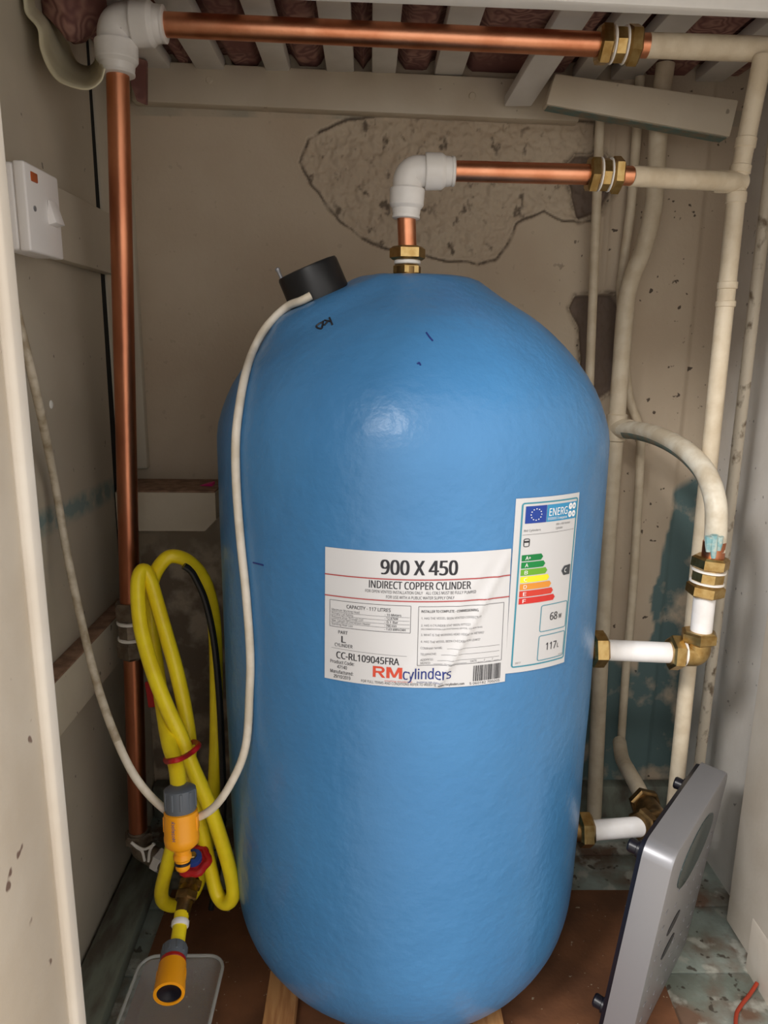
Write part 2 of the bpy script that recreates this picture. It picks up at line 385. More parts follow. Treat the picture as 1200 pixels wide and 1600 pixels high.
# floor: worn turquoise boards laid across
fl = struct('floor', label='worn turquoise painted floorboards')
ys = [.40, .52, .68, .815, .925, 1.06, 1.19, 1.36]
for a, b in zip(ys[:-1], ys[1:]):
    mk('plank', box(-.46, .72, a+.0012, b-.0012, -.02, random.uniform(-.001, .0005), .0015), 'floor', fl)
mk('room_floor', box(-2.2, 2.2, -2.6, .399, -.45, -.42), 'roomfloor', fl)
mk('riser_panel', box(-.29, .66, .40, .42, -.42, -.021), 'jamb', fl)
mk('subfloor', box(-.46, .72, .40, 1.36, -.03, -.0195), 'dark', fl)
# skirting piece at the back behind the cylinder
mk('baseboard_back', box(-.42, .628, YB-.03, YB-.004, -.001, .07, .003), 'gboard', kind='structure', label='grey green skirting along the back wall')
# ------------------------------------------------------------------ timber
ZS = aY(600, 112, 1.30).z       # underside of the slats
t = thing('slatted_shelf', 'white painted slatted shelf over the cylinder', 'shelf', (0, 1.3, ZS))
SLX = []
def slat(xa, xb, y, z=ZS, th=.02, y1=1.318, name='slat', y0=.973):
    A, B = aZ(xa, y, z), aZ(xb, y, z); SLX.append((A.x, B.x))
    mk(name, box(A.x, B.x, y0, y1, z, z+th, .0025), 'white', t)
slat(208, 258, 96, y0=1.10)
for s in ((300, 345, 98), (412, 451, 103), (510, 553, 109), (581, 619, 112), (678, 723, 118), (897, 937, 119), (955, 1000, 123)): slat(*s)
slat(1067, 1110, 143)
lo = aY(808, 167, 1.28).z
Q = [aY(787, 167, 1.283), aY(830, 167, 1.283), aY(878, 14, 1.065), aY(933, 14, 1.065)]
Q[2] += (Q[2]-Q[0])*.15; Q[3] += (Q[3]-Q[1])*.15; up_ = Vector((0, 0, .016))
mk('slat', hexa([Q[0], Q[1], Q[3], Q[2], Q[0]+up_, Q[1]+up_, Q[3]+up_, Q[2]+up_], .0025), 'white', t)
P = [aY(205, 158, 1.305), aY(905, 190, 1.305), aY(905, 127, 1.305), aY(205, 93, 1.305)]
def plank(P, dy, bev=.003):
    return hexa([P[0], P[1], P[1]+Vector((0, dy, 0)), P[0]+Vector((0, dy, 0)), P[3], P[2], P[2]+Vector((0, dy, 0)), P[3]+Vector((0, dy, 0))], bev)
zf = zline((850, 0), (1200, 18), .955); zb = zline((450, 0), (1200, 29), .972)
x0, x1 = XL+.002, XR-.002
H = [(x0, .955, zf(x0)), (x1, .955, zf(x1)), (x1, .972, zb(x1)), (x0, .972, zb(x0)), (x0, .955, ZS+.024), (x1, .955, ZS+.024), (x1, .972, ZS+.024), (x0, .972, ZS+.024)]
mk('front_rail', hexa(H, .001), 'head', t, label='bright white front rail')
b = mk('wall_batten', plank(P, .028), 'cream', label='long cream timber batten under the slats on the back wall', cat='batten')
for x, y in ((327, 125), (738, 150)):
    c = aY(x, y, 1.305); mk('screw_head', lathe(c+Vector((0, .003, 0)), c-Vector((0, 1, 0)), [(0, .006), (.0035, .006), (.0048, .0045)], 14), 'cream', b)
P = [aY(853, 163, 1.205), aY(1141, 214, 1.205), aY(1155, 156, 1.205), aY(868, 114, 1.205)]
b = mk('timber_block', plank(P, .03), 'cream', label='short tilted cream timber block across the painted pipes', cat='batten')
Pq = [Vector(p)+Vector((0, .0, -.0007)) for p in (P[0], P[1])]
mk('bare_underside', hexa([Pq[0]+Vector((.004, .003, -.0006)), Pq[1]+Vector((-.004, .003, -.0006)), Pq[1]+Vector((-.004, .028, -.0006)), Pq[0]+Vector((.004, .028, -.0006)), Pq[0]+Vector((.004, .003, .001)), Pq[1]+Vector((-.004, .003, .001)), Pq[1]+Vector((-.004, .028, .001)), Pq[0]+Vector((.004, .028, .001))]), 'teal', b, label='turquoise unpainted underside')
# battens on the left wall
za, zb_ = aX(174, 334, -.40).z, aX(101, 407, -.40).z
mk('switch_batten', box(XL, -.40, .60, 1.219, zb_, za, .003), 'side', label='cream batten on the left wall carrying the switch', cat='batten')
z1 = aX(184, 959, -.395).z; z0 = aX(94, 1154, -.392).z
lb = mk('wall_ledge', box(XL, -.393, .60, 1.205, z0, z1-.002, .002), 'side', label='low cream ledge batten behind the white cable', cat='batten')
mk('dusty_top', box(XL+.001, -.394, .61, 1.20, z1-.0035, z1, .001), 'dust', lb, label='brown dust on the ledge')
# shelf block
A, B = aY(178, 762, 1.20), aY(336, 772, 1.20); C = aY(336, 812, 1.20); D = aY(320, 830, 1.20); E_ = aY(178, 822, 1.20)
zt = (A.z+B.z)/2; pr = [(A.x, zt-.003), (B.x, zt-.003), (B.x, C.z), (D.x, D.z), (E_.x, D.z)]
A.x = XL+.002; pr[0] = (A.x, zt-.003); pr[4] = (A.x, D.z)
V = [(x, 1.20, z) for x, z in pr]+[(x, YB-.018, z) for x, z in pr]; n = 5
fb = mk('corner_shelf', (V, [(0, 1, 2, 3, 4), (5, 6, 7, 8, 9)]+[(i, (i+1) % 5, 5+(i+1) % 5, 5+i) for i in range(5)]), 'cream', label='small cream shelf block with a cut corner beside the cylinder', cat='shelf', ang=30)
mk('dusty_top', box(A.x+.001, B.x-.001, 1.202, YB-.019, zt-.0035, zt, .0005), 'dust', fb, label='bare brown top')
c = aY(326, 755, 1.25); 
mk('paper_scrap', hexa([(c.x-.014, 1.245, zt+.0005), (c.x+.008, 1.24, zt+.0005), (c.x+.008, 1.262, zt+.0005), (c.x-.006, 1.264, zt+.0005), (c.x-.014, 1.245, zt+.0012), (c.x+.008, 1.24, zt+.005), (c.x+.008, 1.262, zt+.006), (c.x-.006, 1.264, zt+.002)]), 'pink', label='bright pink paper scrap on the corner shelf', cat='paper')
# timber on the floor
mk('floor_timber', hexa([(XL+.004, .42, .002), (-.345, .42, .002), (-.362, 1.19, .002), (XL+.004, 1.19, .002), (XL+.004, .42, .03), (-.345, .42, .03), (-.362, 1.19, .03), (XL+.004, 1.19, .03)], .003), 'gboard', label='dull green timber lying along the left wall', cat='timber')
mk('base_board', hexa([(-.33, .55, .001), (.415, .55, .001), (.455, 1.085, .001), (-.33, 1.09, .001), (-.33, .55, .012), (.415, .55, .012), (.455, 1.085, .012), (-.33, 1.09, .012)], .0015), 'board', label='brown hardboard sheet under the cylinder', cat='board')
ZBASE = .042
for x, l in ((-.115, 'pale timber bearer under the cylinder near the plastic tub'), (.165, 'pale timber bearer under the cylinder near the scale')):
    mk('timber_bearer', box(x-.021, x+.021, .66, 1.02, .0125, ZBASE, .002), 'bearer', label=l, cat='timber', group='bearers under the cylinder')
# ------------------------------------------------------------------ hot water cylinder
XA, YA, RC = .056, .965, .25
ax = Vector((XA, YA, 0))
sil = [(746, 437), (764, 452), (781, 466), (803, 480), (828, 495), (852, 515), (876, 538), (899, 564), (914, 584), (926, 602), (936, 622), (941, 640), (945, 662)]
prof = []
for x, y in sil:
    q = aY(x, y, YA); r = q.x-XA; r *= math.cos(math.atan(r/YA)*min(1, r/.25)); prof.append((q.z, min(r, RC)))
ZTOP = prof[0][0]
zz = prof[-1][0]
prof[-1] = (zz, RC*.9985)
full = [(ZTOP, .001), (ZTOP, .03), (ZTOP, prof[0][1]-.006), (ZTOP-.0015, prof[0][1])]+[(z-.001, r) for z, r in prof[1:]]
full += [(zz-.03, RC), (zz-.1, RC), (zz-.2, RC), (zz-.35, RC), (zz-.5, RC-.001), (ZBASE+.16, RC-.003), (ZBASE+.12, RC-.0055), (ZBASE+.09, RC-.011), (ZBASE+.065, RC-.020), (ZBASE+.04, RC-.036), (ZBASE+.02, RC-.057), (ZBASE+.007, RC-.08), (ZBASE, RC-.105), (ZBASE, .001)]
# resample
fp = []
for i in range(len(full)-1):
    (za_, ra_), (zb2, rb_) = full[i], full[i+1]; L = math.hypot(za_-zb2, ra_-rb_); k = max(1, int(L/.012))
    for s in range(k): fp.append((za_+(zb2-za_)*s/k, ra_+(rb_-ra_)*s/k))
fp.append(full[-1])
for _ in range(1): fp = [fp[0]]+[((fp[i-1][0]+2*fp[i][0]+fp[i+1][0])/4, (fp[i-1][1]+2*fp[i][1]+fp[i+1][1])/4) for i in range(1, len(fp)-1)]+[fp[-1]]
fp = [(ZTOP, r) if z > ZTOP-.0012 else (z, r) for z, r in fp]
NS = 128; V = []; Fc = []
CAPN = Vector((-.43, -.10, 1)).normalized()          # axis of the immersion heater cap
CAPB = aY(499, 465, YA-.03)                            # centre of its foot
for z, r in fp:
    for k in range(NS):
        a = 2*math.pi*k/NS; p = Vector((XA+r*math.cos(a), YA+r*math.sin(a), z))
        d = p-CAPB; h = d.dot(CAPN); rad = (d-CAPN*h).length
        if z > .8 and rad < .10 and p.x < XA:
            s = max(0, min(1, (.10-rad)/.055)); s = s*s*(3-2*s)
            if h < 0: p += CAPN*(-h)*s
        p += Vector((math.cos(a), math.sin(a), 0))*noise.noise(Vector((math.cos(a)*3, math.sin(a)*3, z*9)))*.0009
        V.append(p)
for i in range(len(fp)-1):
    for k in range(NS): Fc.append((i*NS+k, i*NS+(k+1) % NS, (i+1)*NS+(k+1) % NS, (i+1)*NS+k))
cyl = thing('hot_water_cylinder', 'large blue foam covered hot water cylinder', 'water cylinder', (XA, YA, ZBASE))
body = mk('jacket', (V, Fc), 'blue', cyl, ang=60)
def cyz(px, py, R=RC):
    """pixel -> angle round the axis, height, on the jacket"""
    d = ray(px, py); ox, oy = -XA, -YA; a = d.x**2+d.y**2; b = 2*(ox*d.x+oy*d.y); c = ox*ox+oy*oy-R*R
    t = (-b-math.sqrt(max(0, b*b-4*a*c)))/(2*a); p = EYE+d*t
    return math.atan2(p.x-XA, -(p.y-YA)), p.z
def onc(th, z, off=0): return Vector((XA+(RC+off)*math.sin(th), YA-(RC+off)*math.cos(th), z))
# --- labels
class Sticker:
    """sheet wrapped on the jacket, corners given in pixels; (s,t) in 0..1, t downward"""
    def __init__(s, tl, tr, bl, br, crease=False):
        s.c = [cyz(*p) for p in (tl, tr, bl, br)]; s.crease = crease
    def tz(s, u, v):
        (a, b), (c, d), (e, f), (g, h) = s.c
        th = (a*(1-u)+c*u)*(1-v)+(e*(1-u)+g*u)*v; z = (b*(1-u)+d*u)*(1-v)+(f*(1-u)+h*u)*v; return th, z
    def off(s, u, v):
        o = .0012
        if s.crease:
            # diagonal crease of loose paper running from right of the title to the lower middle
            for (x0, y0, x1, y1, w, h) in ((.98, .05, .62, .97, .035, .0045), (.86, .10, .45, .92, .04, .0022)):
                dx, dy = x1-x0, y1-y0; t = max(0, min(1, ((u-x0)*dx+(v-y0)*dy)/(dx*dx+dy*dy)))
                d = math.hypot((u-x0-t*dx), (v-y0-t*dy)*.73); o += h*(.25+.75*t)*max(0, 1-d/w)**1.3
        return o
    def P(s, u, v, lift=0): th, z = s.tz(u, v); return onc(th, z, s.off(u, v)+lift)
    def sheet(s, name, nu=60, nv=40):
        V = [s.P(i/nu, j/nv) for j in range(nv+1) for i in range(nu+1)]
        V2 = [s.P(i/nu, j/nv, -.0009) for j in range(nv+1) for i in range(nu+1)]; n = nu+1; k = len(V)
        Fc = [(j*n+i, j*n+i+1, (j+1)*n+i+1, (j+1)*n+i) for j in range(nv) for i in range(nu)]
        rim = [i for i in range(n)]+[j*n+nu for j in range(1, nv+1)]+[nv*n+i for i in range(nu-1, -1, -1)]+[j*n for j in range(nv-1, 0, -1)]
        Fc += [(rim[i], rim[(i+1) % len(rim)], rim[(i+1) % len(rim)]+k, rim[i]+k) for i in range(len(rim))]
        return mk(name, (V+V2, Fc), 'paper', cyl, ang=40)
    def uv(s, px, py):
        th, z = cyz(px, py); u, v = .5, .5
        for _ in range(6):
            (a, b), (c, d), (e, f), (g, h) = s.c
            L = a*(1-v)+e*v; R_ = c*(1-v)+g*v; u = (th-L)/(R_-L); T = b*(1-u)+d*u; B = f*(1-u)+h*u; v = (z-T)/(B-T)
        return u, v
CAPH = 1.0
FONT = {}
try: SANS = bpy.data.fonts.load(bpy.utils.system_resource('DATAFILES', path='fonts')+'/NotoSansMath-Regular.woff2')   # ships with Blender
except Exception: SANS = None
def glyphs(s, bold):
    k = (s, bold)
    if k not in FONT:
        cu = bpy.data.curves.new('t', 'FONT'); cu.body = s.replace('I', 'l') if SANS else s; cu.offset = 0; cu.resolution_u = 2 if len(s) > 14 else 3; cu.fill_mode = 'FRONT'
        if SANS: cu.font = SANS
        o = bpy.data.objects.new('t', cu); COL.objects.link(o); dg = bpy.context.evaluated_depsgraph_get(); me = o.evaluated_get(dg).to_mesh()
        top_ = CAPH*1.02 if (SANS and CAPH != 1.0 and s.upper() == s) else 9
        V = [(v.co.x, min(v.co.y, top_)) for v in me.vertices]; Fc = [tuple(p.vertices) for p in me.polygons]
        o.evaluated_get(dg).to_mesh_clear(); bpy.data.objects.remove(o); bpy.data.curves.remove(cu)
        xs = [v[0] for v in V]; xm, xw = min(xs), max(xs)-min(xs); FONT[k] = ([((x-xm)/xw, y/CAPH) for x, y in V], Fc)
    return FONT[k]
CAPH = 1.0
CAPH = max(y for x, y in glyphs('H', 0)[0]); FONT.clear()
class Print:
    def __init__(s, st): s.st = st; s.b = {}
    def add(s, m, vf): s.b.setdefault(m, []).append(vf)
    def text(s, txt, m, u0, v0, u1, v1, h, bold=0, lift=.0003, slant=0):
        """baseline from (u0,v0) to (u1,v1), cap height h in v"""
        V, Fc = glyphs(txt, bold)
        for q, sh in enumerate((0, -bold*1.1, bold*1.1) if bold else (0,)):
            out = []
            for x, y in V:
                u = u0+(u1-u0)*x+y*h*slant+sh*h; v = v0+(v1-v0)*x-y*h; out.append(s.st.P(u, v, lift+q*.00004))
            s.add(m, (out, Fc))
    def ptext(s, txt, m, x0, x1, y, cap, bold=0, y1=None, lift=.0003, slant=0):
        """pixels: left, right, baseline, cap height"""
        y1 = y if y1 is None else y1
        u0, v0 = s.st.uv(x0, y); u1, v1 = s.st.uv(x1, y1); a = s.st.uv((x0+x1)/2, (y+y1)/2); b = s.st.uv((x0+x1)/2, (y+y1)/2-cap)
        s.text(txt, m, u0, v0, u1, v1, a[1]-b[1], bold, lift, slant)
    def quad(s, m, pts, lift=.0003, n=1):
        out = []; Fc = []
        for i in range(n+1):
            t = i/n
            out += [s.st.P(pts[0][0]*(1-t)+pts[1][0]*t, pts[0][1]*(1-t)+pts[1][1]*t, lift), s.st.P(pts[3][0]*(1-t)+pts[2][0]*t, pts[3][1]*(1-t)+pts[2][1]*t, lift)]
        for i in range(n): Fc.append((2*i, 2*i+2, 2*i+3, 2*i+1))
        s.add(m, (out, Fc))
    def line(s, m, u0, v0, u1, v1, w, n=14, lift=.0003):
        hor = abs(u1-u0)*1.4 > abs(v1-v0)
        q = [(u0, v0-w), (u1, v1-w), (u1, v1+w), (u0, v0+w)] if hor else [(u0-w*.72, v0), (u1-w*.72, v1), (u1+w*.72, v1), (u0+w*.72, v0)]
        s.quad(m, q, lift, n)
    def frame(s, m, u0, v0, u1, v1, w, lift=.0003):
        s.line(m, u0, v0, u1, v0, w, 16, lift); s.line(m, u0, v1, u1, v1, w, 16, lift); s.line(m, u0, v0, u0, v1, w, 12, lift); s.line(m, u1, v0, u1, v1, w, 12, lift)
    def poly(s, m, pts, lift=.0003): s.add(m, ([s.st.P(u, v, lift) for u, v in pts], [tuple(range(len(pts)))]))
    def build(s, parent, names):
        for m, L in s.b.items():
            mk(names.get(m, 'print'), join(*L), m, parent, ang=None, kind='stuff')
s1 = Sticker((509, 854), (798, 857), (508, 1058), (788, 1064), True)
lab = s1.sheet('product_label'); lab['label'] = 'white product label reading 900 X 450 indirect copper cylinder'
p = Print(s1)
T = p.text
T('900 X 450', 'ink', .306, .160, .70, .160, .104, .03)
p.line('redink', 0, .197, 1, .190, .0038, 40, .0006); p.line('redink', 0, .354, 1, .348, .0038, 40, .0006)
T('INDIRECT COPPER CYLINDER', 'ink', .245, .264, .775, .264, .054, .016)
T('FOR OPEN VENTED INSTALLATION ONLY    ALL COILS MUST BE FULLY PUMPED', 'ink', .225, .299, .805, .299, .021)
T('FOR USE WITH A PUBLIC WATER SUPPLY ONLY', 'ink', .335, .335, .69, .335, .021)
p.frame('greyink', .03, .385, .465, .585, .0018)
T('CAPACITY - 117 LITRES', 'ink', .125, .435, .36, .435, .026, .012)
for i, (a, b, wd) in enumerate((('Maximum Working Head', '- 10 Meters', .155), ('Primary Coil Rating', '- 12.87kW', .12), ('Pressure Drop Through Coil', '- 0.1 Bar', .175), ('Max. Length Of Immersion Heater', '- 700 mm', .215), ('Standing Heat Loss', '- 1.63 kWH/24H', .12))):
    v = .465+i*.027
    T(a, 'greyink', .04, v, .04+wd, v, .017); T(b, 'ink', .33, v, .33+.0078*len(b), v, .017, .01)
    if i < 4: p.line('greyink', .035, v+.006, .46, v+.006, .001)
T('PART', 'ink', .08, .635, .132, .635, .025, .012); T('L', 'ink', .098, .70, .122, .70, .05, .02); T('CYLINDER', 'ink', .06, .735, .16, .735, .025, .012)
p.line('greyink', .04, .75, .45, .762, .001)
T('CC-RL109045FRA', 'ink', .07, .826, .41, .832, .052, .02)
T('Product Code:', 'ink', .035, .868, .17, .868, .026, .012); T('47140', 'ink', .075, .905, .13, .905, .026, .012)
T('Manufactured:', 'ink', .035, .945, .165, .945, .026, .012); T('29/10/2019', 'ink', .055, .982, .15, .982, .026, .012)
def lq(u0, u1, *polys):
    for q in polys: p.poly('rm', [(u0+(u1-u0)*x, .935-.085*y) for x, y in q])
lq(.272, .338, [(0, 0), (0, 1), (.24, 1), (.24, 0)], [(.24, 1), (.6, 1), (.6, .82), (.24, .82)], [(.24, .58), (.6, .58), (.6, .4), (.24, .4)], [(.42, .42), (.68, .42), (1.02, 0), (.74, 0)])
for k in range(10):
    a, b = math.pi/2-k*math.pi/10, math.pi/2-(k+1)*math.pi/10
    lq(.272, .338, [(.6+.36*math.cos(a), .70+.30*math.sin(a)), (.6+.36*math.cos(b), .70+.30*math.sin(b)), (.6+.14*math.cos(b), .70+.12*math.sin(b)), (.6+.14*math.cos(a), .70+.12*math.sin(a))])
lq(.344, .428, [(0, 0), (0, 1), (.21, 1), (.21, 0)], [(.79, 0), (.79, 1), (1, 1), (1, 0)], [(.05, 1), (.28, 1), (.58, .08), (.42, .08)], [(.72, 1), (.95, 1), (.58, .08), (.42, .08)])
T('cylinders', 'navy', .432, .935, .685, .930, .080, .012)
T('creating excellence', 'rm', .335, .962, .48, .962, .012, 0, slant=.2); T('building reputations', 'navy', .505, .962, .64, .962, .012, 0, slant=.2)
T('FOR FULL TERMS AND CONDITIONS REFER TO WEBSITE', 'ink', .21, .985, .605, .985, .020); T('www.rmcylinders.com', 'ink', .615, .985, .76, .985, .018, .01)
p.frame('greyink', .505, .388, .97, .825, .0018)
T('INSTALLER TO COMPLETE - COMMISSIONING', 'ink', .52, .432, .82, .432, .018, .012)
for v, s_, wd in ((.482, '1. HAS THE VESSEL BEEN VENTED CORRECTLY?', .32), (.535, '2. HAS A CYLINDER STAT BEEN FITTED?', .26), (.56, '   (RECOMMENDATION FOR POSITIONING SENSOR, 1/3 FROM BASE)', .33), (.605, '3. WHAT IS THE WORKING HEAD HEIGHT IN METERS?', .34), (.655, '4. HAS THE VESSEL BEEN CHECKED FOR LEAKS?', .32), (.703, 'COMPANY NAME:', .115), (.748, 'TELEPHONE:', .085), (.790, 'ADDRESS:', .07), (.816, 'SIGNED:', .055)):
    T(s_, 'greyink', .52, v, .52+wd, v, .016 if wd != .33 else .011)
for a, v in ((.66, .705), (.63, .75), (.61, .792)): p.line('greyink', a, v, .955, v, .001)
p.line('greyink', .59, .817, .77, .817, .001); T('DATE', 'greyink', .79, .816, .825, .816, .016); T('____ / ____ / ____', 'greyink', .83, .816, .955, .816, .018)
rb = random.Random(3); u = .808
while u < .965:
    wd = rb.choice((.0016, .0016, .0032, .0048)); p.quad('ink', [(u, .845), (u+wd, .845), (u+wd, .965), (u, .965)]); u += wd+rb.choice((.0016, .002, .0032, .0045))
T('5 060182 700205', 'ink', .79, .99, .965, .99, .018)
p.build(lab, dict(ink='black_print', greyink='grey_print', redink='red_rule', rm='logo_initials', navy='logo_name'))
s2 = Sticker((806, 779), (904, 769), (788, 1052), (880, 1034))
lab2 = s2.sheet('energy_label', 16, 16); lab2['label'] = 'white energy rating label with coloured bands'
p = Print(s2); T = p.text
def fr(m, u0, v0, u1, v1, w, r=.03):
    pts = []
    for cx, cy, a0 in ((u1-r, v1-r*.35, 0), (u0+r, v1-r*.35, 90), (u0+r, v0+r*.35, 180), (u1-r, v0+r*.35, 270)):
        for k in range(5):
            a = math.radians(a0+k*22.5); pts.append((cx+r*math.cos(a), cy+r*.35*math.sin(a)))
    n = len(pts)
    for i in range(n):
        a, b = pts[i], pts[(i+1) % n]; d = Vector((b[0]-a[0], (b[1]-a[1])*2.8, 0)); 
        if d.length < 1e-6: continue
        d.normalize(); nx, ny = -d.y*w, d.x*w/2.8
        p.quad(m, [(a[0]-nx, a[1]-ny), (b[0]-nx, b[1]-ny), (b[0]+nx, b[1]+ny), (a[0]+nx, a[1]+ny)], .0003, 8)
fr('tealink', .085, .028, .965, .965, .011, .03)
def rect(m, u0, v0, u1, v1, l=.0003): p.quad(m, [(u0, v0), (u1, v0), (u1, v1), (u0, v1)], l, 10)
rect('eub', .13, .045, .43, .140); rect('enb', .435, .045, .955, .140)
for k in range(12):
    a = k*math.pi/6; cu_, cv_ = .28+.075*math.cos(a), .093+.031*math.sin(a)
    p.poly('wink', [(cu_+(.013 if j % 2 == 0 else .0055)*math.sin(j*math.pi/5), cv_-(.0048 if j % 2 == 0 else .002)*math.cos(j*math.pi/5)) for j in range(10)], .0006)
T('ENERG', 'wink', .47, .108, .775, .108, .042, .012, .0006); T('енергия · ενεργεια', 'wink', .455, .130, .775, .130, .013, .01, .0006)
for cu_, cv_, c_ in ((.83, .068, 'Y'), (.90, .068, 'IJA'), (.83, .112, 'IE'), (.90, .112, 'IA')):
    p.poly('wink', [(cu_+.034*math.cos(k*math.pi/8), cv_+.018*math.sin(k*math.pi/8)) for k in range(16)], .0006)
    T(c_, 'enb', cu_-.016, cv_+.006, cu_+.016, cv_+.006, .012, .01, .0009)
T('RM Cylinders', 'greyink', .125, .185, .36, .185, .011); T('900 x 450 Vented', 'greyink', .60, .165, .85, .165, .011); T('Cylinder', 'greyink', .60, .187, .72, .187, .011)
p.line('greyink', .11, .202, .94, .202, .0008)
fr('ink', .135, .225, .21, .268, .006, .02); rect('ink', .137, .236, .208, .246)
for i, (m, l) in enumerate((('g1', 'A⁺'), ('g2', 'A'), ('g3', 'B'), ('ye', 'C'), ('og', 'D'), ('r1', 'E'), ('r2', 'F'))):
    v0 = .315+i*.041; v1 = v0+.035; e = .43+i*.042
    p.quad(m, [(.12, v0), (e-.03, v0), (e-.03, v1), (.12, v1)], .0003, 8); p.poly(m, [(e-.03, v0), (e, (v0+v1)/2), (e-.03, v1)])
    T('A+' if i == 0 else l, 'wink', .17, v0+.028, .17+(.075 if i == 0 else .045), v0+.028, .021, .02, .0007)
p.poly('arrow', [(.765, .434), (.81, .408), (.93, .405), (.93, .462), (.81, .462)], .0005); T('C', 'wink', .815, .446, .855, .446, .025, .02, .0009)
fr('tealink', .47, .62, .94, .775, .006, .03); fr('tealink', .47, .80, .94, .948, .006, .03)
T('68', 'ink', .63, .715, .76, .715, .044, .03); T('W', 'ink', .785, .714, .845, .714, .027, .015)
T('117', 'ink', .60, .892, .79, .892, .044, .03); T('L', 'ink', .81, .89, .84, .89, .027, .015)
T('2017', 'greyink', .13, .948, .21, .948, .010); T('812/2013', 'greyink', .85, .941, .935, .941, .008)
p.build(lab2, dict(ink='black_print', greyink='grey_print', eub='flag_panel', enb='banner_panel', wink='white_print', tealink='teal_border', arrow='rating_arrow'))
# --- marker pen letters and scuffs on the shoulder
from mathutils.bvhtree import BVHTree
bvh = BVHTree.FromPolygons([tuple(v) for v in V], Fc)
def hit(px, py, off=.0006):
    d = ray(px, py).normalized(); loc, nr, i, ds = bvh.ray_cast(EYE, d)
    if loc is None: loc, nr, i, ds = bvh.find_nearest(EYE+d*.9)
    if nr.dot(d) > 0: nr = -nr
    return loc+nr*off
def stroke(pts, r=.0011, off=.0004): return tube(cat([hit(x, y, off) for x, y in pts], 5), r, 6)
mk('marker_writing', join(*[stroke(q, .0012) for q in ([(515, 497), (519.5, 508)], [(517, 503), (507.5, 501)], [(513, 502.3), (507, 509)], [(505.5, 502.5), (503, 514)], [(503, 514), (498, 513.4), (494.5, 510.5), (499, 506.5), (505.5, 503.5)])]), 'ink', cyl, label='KD written in black marker')
mk('scuff', stroke([(666, 520), (671, 527), (676, 533)], .0009), 'navy', cyl)
mk('scuff', stroke([(652, 569), (655, 567), (657, 571)], .0009), 'navy', cyl)
mk('scuff', stroke([(396, 879), (404, 881), (412, 883)], .0009), 'navy', cyl)
# --- bosses on the jacket side
VY = .93
# ------------------------------------------------------------------ immersion heater cap
cap = thing('immersion_heater_cap', 'black round immersion heater cap on the blue cylinder shoulder', 'heater cap', CAPB)
Rk = .0385; p0 = CAPB-CAPN*.0015
mk('cap_shell', lathe(p0, p0+CAPN, [(0, Rk), (.036, Rk*.985), (.039, Rk*.95), (.040, Rk*.8), (.040, .001)], 40), 'black', cap, ang=50)
st = aY(449, 440, CAPB.y); st = p0+CAPN*.039+Vector((-.030, -.006, -.013))
mk('fixing_stud', lathe(st, st+CAPN, [(0, .0022), (.008, .0022), (.0095, .003), (.012, .0028), (.013, .001)], 12), 'silver', cap)
gl = CAPB+Vector((-.004, -Rk*1.0, .004)); e1 = hit(487, 465, .006)
mk('cable_gland', lathe(e1+Vector((.006, .02, .006)), e1, [(0, .009), (.012, .009), (.016, .0075)], 18), 'black', cap)
# ------------------------------------------------------------------ cable
def hp(px, py, off=.0053): return hit(px, py, off)
cp = [aX(6, 400, -.385), aX(26, 487, -.385), aX(58, 620, -.375), aY(85, 750, .93), aY(104, 860, .92), aY(127, 970, .89), aY(152, 1070, .85), aY(180, 1150, .82), aY(212, 1215, .80), aY(252, 1260, .80), aY(290, 1280, .80), aY(330, 1265, .79), aY(362, 1222, .79), aY(384, 1165, .80)]
cp2 = [hp(396, 1080), hp(397, 1020), hp(391, 930), hp(382, 840), hp(376, 760), hp(375, 690), hp(380, 640), hp(389, 590), hp(402, 550), hp(422, 515), hp(450, 487), hp(473, 474), e1]
pc = mk('power_cable', tube(cat(cp+cp2, 8), .0049, 12), 'cable', label='long cream cable looping from the switch to the immersion heater cap', cat='cable')
mk('grubby_sheath', tube(cat(cp+cp2, 8)[:58], .00505, 12), 'cabled', pc, label='grubby brown stained length')
# ------------------------------------------------------------------ switch on the left wall
XS = -.364
sy0, sy1 = aX(41, 300, XS).y, aX(95, 340, XS).y
szt = (aX(39, 252, XS).z+aX(88, 276, XS).z)/2; szb = (aX(54, 396, XS).z+aX(99, 404, XS).z)/2
sw = thing('heater_switch', 'white wall switch with orange neon on the left batten', 'switch', (-.40, (sy0+sy1)/2, szb))
mk('back_box', box(-.3995, XS-.012, sy0+.001, sy1-.001, szb+.001, szt-.001, .004, 3), 'switch', sw)
mk('faceplate', box(XS-.0125, XS, sy0, sy1, szb, szt, .0025, 3), 'switch', sw)
def onface(px, py): q = aX(px, py, XS); return q.y, q.z
a = onface(47, 267); b = onface(58, 287)
mk('neon_lens', box(XS-.001, XS+.0015, a[0], b[0], b[1], a[1], .001), 'neon', sw, label='orange neon lens')
a = onface(73, 312); b = onface(90, 357); 
mk('rocker', hexa([(XS-.002, a[0], b[1]), (XS-.002, b[0], b[1]), (XS+.001, b[0], a[1]), (XS+.001, a[0], a[1]), (XS+.009, a[0], b[1]+.003), (XS+.009, b[0], b[1]+.003), (XS+.0022, b[0], a[1]), (XS+.0022, a[0], a[1])], .0006), 'switch', sw)
c = onface(54, 326); mk('screw_head', lathe((XS-.001, c[0], c[1]), (1, c[0], c[1]), [(0, .003), (.002, .003), (.0024, .002)], 12), 'silver', sw)
mk('wall_plug', lathe(aX(80, 632, XL+.0004), aX(80, 632, XL+.0004)+Vector((1, 0, 0)), [(0, .006), (.001, .0045), (.0018, .002)], 9), 'chip', label='small white plaster chip in the left wall', cat='plaster chip')
